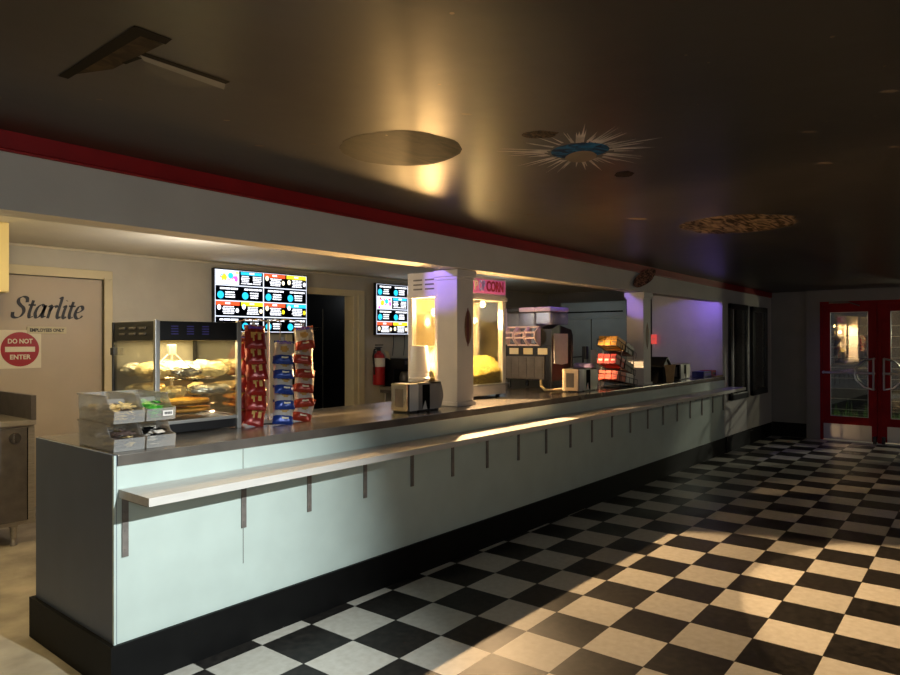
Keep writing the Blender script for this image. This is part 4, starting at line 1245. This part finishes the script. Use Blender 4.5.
# ------------------------------------------------------------------ space paintings on the ceiling
def cpt(x, y, off=.0025): return (x, y, zc(x) - off * .3)
def flat_poly(mb, pts, off=.0025, mi=0):
    n = len(pts)
    mb.add([cpt(x, y, off) for x, y in pts] + [cpt(x, y, off - .0012) for x, y in pts],
           [tuple(range(n)), tuple(range(2 * n - 1, n - 1, -1))] + [(i, (i + 1) % n, n + (i + 1) % n, n + i) for i in range(n)], mi)
def blob(cx, cy, ra, rb, ang=0, n=40, jag=.06, seed=1):
    out = []
    for k in range(n):
        a = 2 * math.pi * k / n
        q = 1 + jag * mnoise.noise(Vector((math.cos(a) * 2, math.sin(a) * 2, seed))) + jag * .6 * mnoise.noise(Vector((math.cos(a) * 6, math.sin(a) * 6, seed + 9)))
        x, y = ra * q * math.cos(a), rb * q * math.sin(a)
        out.append((cx + x * math.cos(ang) - y * math.sin(ang), cy + x * math.sin(ang) + y * math.cos(ang)))
    return out
def rock_mat(name, c0, c1, sc, st):
    m = bpy.data.materials.new(name); m.use_nodes = True; nt = m.node_tree; b = nt.nodes['Principled BSDF']
    tc = nt.nodes.new('ShaderNodeTexCoord'); mp = nt.nodes.new('ShaderNodeMapping'); mp.inputs['Scale'].default_value = st; mp.inputs['Rotation'].default_value = (0, 0, R(35))
    w = nt.nodes.new('ShaderNodeTexNoise'); w.inputs['Scale'].default_value = sc; w.inputs['Detail'].default_value = 8; w.inputs['Distortion'].default_value = 1.6
    cr_ = nt.nodes.new('ShaderNodeValToRGB'); cr_.color_ramp.elements[0].position = .40; cr_.color_ramp.elements[1].position = .62
    cr_.color_ramp.elements[0].color = rgb(c0); cr_.color_ramp.elements[1].color = rgb(c1)
    nt.links.new(tc.outputs['Object'], mp.inputs['Vector']); nt.links.new(mp.outputs['Vector'], w.inputs['Vector']); nt.links.new(w.outputs['Fac'], cr_.inputs['Fac']); nt.links.new(cr_.outputs['Color'], b.inputs['Base Color'])
    b.inputs['Roughness'].default_value = .6
    b.inputs['Specular IOR Level'].default_value = .06
    return m
mb = MB(); flat_poly(mb, blob(.84, -.85, .255, .265, 0, 48, .05, 2))
tag(mb.build('painted_planet', rock_mat('planet_paint', '#020202', '#221b14', 6, (1, 2.6, 1))), 'round brown planet painted on the dark ceiling over the counter', 'ceiling painting')
t = thing('painted_starburst', 'blue crescent with white rays painted on the ceiling', 'ceiling painting')
mb = MB(); r = random.Random(5)
for k in range(80):
    a = r.uniform(0, 6.28); l0 = r.uniform(.125, .15); l1 = r.uniform(.18, .30) * (1.3 if r.random() < .3 else 1); w = r.uniform(.004, .010)
    ca, sa = math.cos(a), math.sin(a)
    flat_poly(mb, [(1.335 + ca * l0 - sa * w, -1.44 + sa * l0 + ca * w), (1.335 + ca * l0 + sa * w, -1.44 + sa * l0 - ca * w), (1.335 + ca * l1, -1.44 + sa * l1)], .0025)
mb.build('rays', mat('pale_ray_paint', '#c0b8b0', .5, var=.4, scale=12), t)
mb = MB(); flat_poly(mb, blob(1.33, -1.445, .112, .128, 0, 36, .05, 4), .003); mb.build('crescent', rock_mat('blue_paint', '#0b2a4a', '#1f6f9e', 14, (1, 1, 1)), t)
mb = MB(); flat_poly(mb, blob(1.415, -1.405, .068, .092, R(-50), 30, .05, 6), .0052); mb.build('pale_core', mat('beige_paint', '#7d6b55', .5, var=.2, scale=8), t)
mb = MB(); flat_poly(mb, blob(3.56, -1.43, .38, .36, 0, 44, .16, 8))
tag(mb.build('painted_crater', rock_mat('crater_paint', '#2a1c14', '#a08a72', 4.5, (1, 4.2, 1))), 'large cratered rock painted on the ceiling towards the doors', 'ceiling painting')
mb = MB(); flat_poly(mb, blob(1.03, -1.43, .05, .07, R(30), 24, .2, 10))
tag(mb.build('painted_asteroid', rock_mat('asteroid_paint', '#1d1610', '#5e4c36', 30, (1, 2, 1))), 'small brown asteroid painted left of the blue crescent', 'ceiling painting')
mb = MB(); flat_poly(mb, blob(1.82, -1.42, .06, .045, R(30), 24, .2, 12))
tag(mb.build('painted_asteroid', rock_mat('asteroid_paint_dark', '#140f0c', '#3a2a22', 30, (1, 2, 1))), 'small dark asteroid painted right of the blue crescent', 'ceiling painting')
# rock painted across the red trim onto the beam
t = thing('painted_meteor', 'brown rock painted across the red trim onto the white beam', 'ceiling painting')
mb = MB(); pts = []
for k in range(36):
    a = 2 * math.pi * k / 36; q = 1 + .10 * mnoise.noise(Vector((math.cos(a) * 2, math.sin(a) * 2, 3)))
    u, v = .27 * q * math.cos(a), .072 * q * math.sin(a)
    x = 5.42 + u * .96 - v * .2; z = 2.10 + u * .30 + v
    pts.append((x, min(z, zc(x) - .004)))
n = len(pts)
mb.add([(x, yb(x) - .0225, z) for x, z in pts] + [(x, yb(x) - .0195, z) for x, z in pts], [tuple(range(n)), tuple(range(2 * n - 1, n - 1, -1))] + [(i, (i + 1) % n, n + (i + 1) % n, n + i) for i in range(n)])
mb.build('rock', rock_mat('meteor_paint', '#3a120a', '#9a604c', 14, (1, 1, 3)), t)
# slab painted at the near end
t = thing('painted_slab', 'angular dark slab shapes painted on the ceiling at far left', 'ceiling painting')
mb = MB(); flat_poly(mb, [(-.425, -.56), (-.435, -1.09), (-.33, -1.09), (-.325, -1.045), (-.395, -1.04), (-.395, -.56)], .004)
flat_poly(mb, [(-.335, -.92), (-.335, -.945), (-.055, -.945), (-.055, -.918)], .004); flat_poly(mb, [(-.345, -.82), (-.335, -.90), (-.322, -.90), (-.332, -.82)], .004)
mb.build('shadow_edges', mat('black_slab_paint', '#020202', .8, spec=.1), t)
mb = MB(); flat_poly(mb, [(-.395, -.62), (-.395, -1.04), (-.33, -1.04), (-.34, -.75)], .003); mb.build('brown_face', rock_mat('slab_brown_paint', '#2b2318', '#443826', 9, (1, 1, 1)), t)
mb = MB(); flat_poly(mb, [(-.335, -.917), (-.055, -.917), (-.03, -.87), (-.31, -.885)], .0035); mb.build('grey_face', mat('slab_grey_paint', '#77736c', .5, var=.2, scale=10), t)
mb = MB(); flat_poly(mb, [(-.31, -.884), (-.06, -.872), (-.12, -.80), (-.25, -.80)], .003); mb.build('shaded_face', mat('slab_dark_grey_paint', '#48443c', .5, var=.2, scale=10), t)
# specks of stars
mb = MB(); r = random.Random(21)
for x, y, s_ in ((1.66, -2.275, .03), (2.2, -2.225, .035), (1.356, -2.577, .03), (2.10, -2.506, .03), (-.25, -.45, .012), (.15, -.6, .014), (.42, -.42, .02), (.55, -.62, .016), (.66, -1.35, .02), (3.0, -.85, .02), (2.95, -.98, .06), (5.4, -1.0, .05), (6.1, -1.5, .09), (1.9, -.55, .03), (2.4, -.5, .03), (2.6, -.75, .03)):
    flat_poly(mb, blob(x, y, s_, s_ * .45, R(-45), 12, .3, x), .0025)
for k in range(60):
    x, y = r.uniform(-.4, 6), r.uniform(-2.6, -.2); s_ = r.uniform(.003, .007); flat_poly(mb, blob(x, y, s_, s_, 0, 7, .1, k), .0025)
tag(mb.build('star_specks', mat('pale_star_paint', '#6d5b4a', .5, var=.5, scale=3)), 'scattered pale stars and specks painted over the dark ceiling', 'ceiling painting', kind='stuff')

# ------------------------------------------------------------------ lights
def light(name, typ, loc, energy, col, target=None, **k):
    d = bpy.data.lights.new(name, typ); d.energy = energy; d.color = col
    for a, v in k.items(): setattr(d, a, v)
    o = bpy.data.objects.new(name, d); COL.objects.link(o); o.location = loc
    if target is not None:
        o.rotation_euler = (Vector(target) - Vector(loc)).to_track_quat('-Z', 'Y').to_euler()
    return o
WARM = (1.0, .65, .36)
light('popcorn_spot', 'SPOT', (3.23, .50, 1.80), 620, WARM, (.4, -3.0, 0), spot_size=R(114), spot_blend=.12, shadow_soft_size=.012)
light('popcorn_side', 'SPOT', (3.22, .55, 1.74), 260, WARM, (4.9, -.04, .95), spot_size=R(34), spot_blend=.25, shadow_soft_size=.012)
light('popcorn_glow', 'POINT', (3.1, .475, 1.62), 13, (1.0, .64, .26), shadow_soft_size=.03)
light('popcorn_glow_left', 'SPOT', (2.84, .69, 1.685), 230, (1.0, .58, .22), (1.2, -.8, 2.0), spot_size=R(120), spot_blend=.4, shadow_soft_size=.04)
light('warmer_lamp', 'AREA', (.61, .60, 1.455), 4.6, (1.0, .80, .42), (.61, .60, 0), shape='RECTANGLE', size=.42, size_y=.38)
light('entry_downlight', 'SPOT', (.35, -3.35, 2.12), 320, (.93, 1.0, 1.0), (.12, 0, .3), spot_size=R(48), spot_blend=1.0, shadow_soft_size=.02)
light('lobby_fill', 'POINT', (-1.6, -4.3, 1.85), 34, (.88, .95, 1.0), shadow_soft_size=.3)  # soft fill added for the beam and near walls, no fixture known there
light('lobby_far_fill', 'POINT', (6.8, -4.2, 1.9), 3, (.95, .86, 1.0), shadow_soft_size=.3)  # unseen fill added to lift the far wall and red doors
light('kitchen_end_fill', 'POINT', (6.2, 2.6, 1.9), 1.6, (.72, .88, 1.0), shadow_soft_size=.2)  # cool fill added to brighten the far kitchen, stands for no lamp
light('popcorn_heap_fill', 'SPOT', (3.1, .50, 1.74), 55, (1.0, .74, .36), (3.1, .60, 1.1), spot_size=R(84), spot_blend=.6, shadow_soft_size=.03)  # extra spot added only to brighten the popcorn, apart from the bulbs
light('kitchen_lamp', 'POINT', (.02, 1.35, 2.0), 17, (1.0, .80, .42), shadow_soft_size=.08)
light('kitchen_wall_fill', 'POINT', (1.7, 2.2, 1.85), 9, (1.0, .93, .88), shadow_soft_size=.2)  # made-up neutral fill that brightens the back wall around the screens
light('storeroom_fill', 'POINT', (4.9, 5.1, 2.1), 1.2, (.9, .95, 1.0), shadow_soft_size=.1)  # faint fill added to bring out the wire shelves
light('blacklight_near', 'SPOT', (2.05, .52, 2.08), 9, (.27, .16, 1.0), (2.62, .33, 1.90), spot_size=R(54), spot_blend=.5, shadow_soft_size=.02)
light('blacklight_far', 'SPOT', (4.7, .32, 2.02), 7, (.27, .16, 1.0), (5.44, .12, 1.90), spot_size=R(34), spot_blend=.3, shadow_soft_size=.02)
light('blacklight_drinks', 'SPOT', (4.3, .42, 2.2), 3, (.27, .16, 1.0), (4.5, .75, 1.7), spot_size=R(60), spot_blend=.5, shadow_soft_size=.02)
light('blacklight_wall', 'SPOT', (7.38, .14, 1.93), 2.2, (.26, .14, 1.0), (7.75, .30, 1.55), spot_size=R(112), spot_blend=.12, shadow_soft_size=.02)
light('car_park_lamp', 'SPOT', (13.6, -3.9, 2.3), 330, (1.0, .9, .75), (8.6, -.3, .4), spot_size=R(20), spot_blend=.4, shadow_soft_size=.05)
light('grass_fill', 'POINT', (10.6, -2.2, 1.5), 45, (1.0, .88, .6), shadow_soft_size=.05)  # invented outdoor fill that lights up the grass beyond the doors

w = bpy.data.worlds.new('night'); SC.world = w; w.use_nodes = True
w.node_tree.nodes['Background'].inputs['Color'].default_value = (.05, .05, .07, 1)
w.node_tree.nodes['Background'].inputs['Strength'].default_value = .12

# ------------------------------------------------------------------ camera
cam = bpy.data.cameras.new('camera'); co = bpy.data.objects.new('camera', cam); COL.objects.link(co)
f_px, yaw, pit, rol = 682.99, .668509 + WR, .00364235, -.00234593
cam.sensor_width = 36; cam.lens = f_px * 36 / 900; cam.clip_start = .05
C = Wp(-1.70911770, -2.74285148, 1.46138876)
F = Vector((math.cos(yaw) * math.cos(pit), math.sin(yaw) * math.cos(pit), math.sin(pit)))
Rv = F.cross(Vector((0, 0, 1))).normalized(); U = Rv.cross(F)
R2 = Rv * math.cos(rol) + U * math.sin(rol); U2 = U * math.cos(rol) - Rv * math.sin(rol)
co.matrix_world = Matrix(((R2.x, U2.x, -F.x, C.x), (R2.y, U2.y, -F.y, C.y), (R2.z, U2.z, -F.z, C.z), (0, 0, 0, 1)))
SC.camera = co
vs = SC.view_settings
SC.display_settings.display_device = 'sRGB'
vs.view_transform = 'Standard'; vs.look = 'None'; vs.exposure = 1.15; vs.gamma = 1.0; vs.use_curve_mapping = False
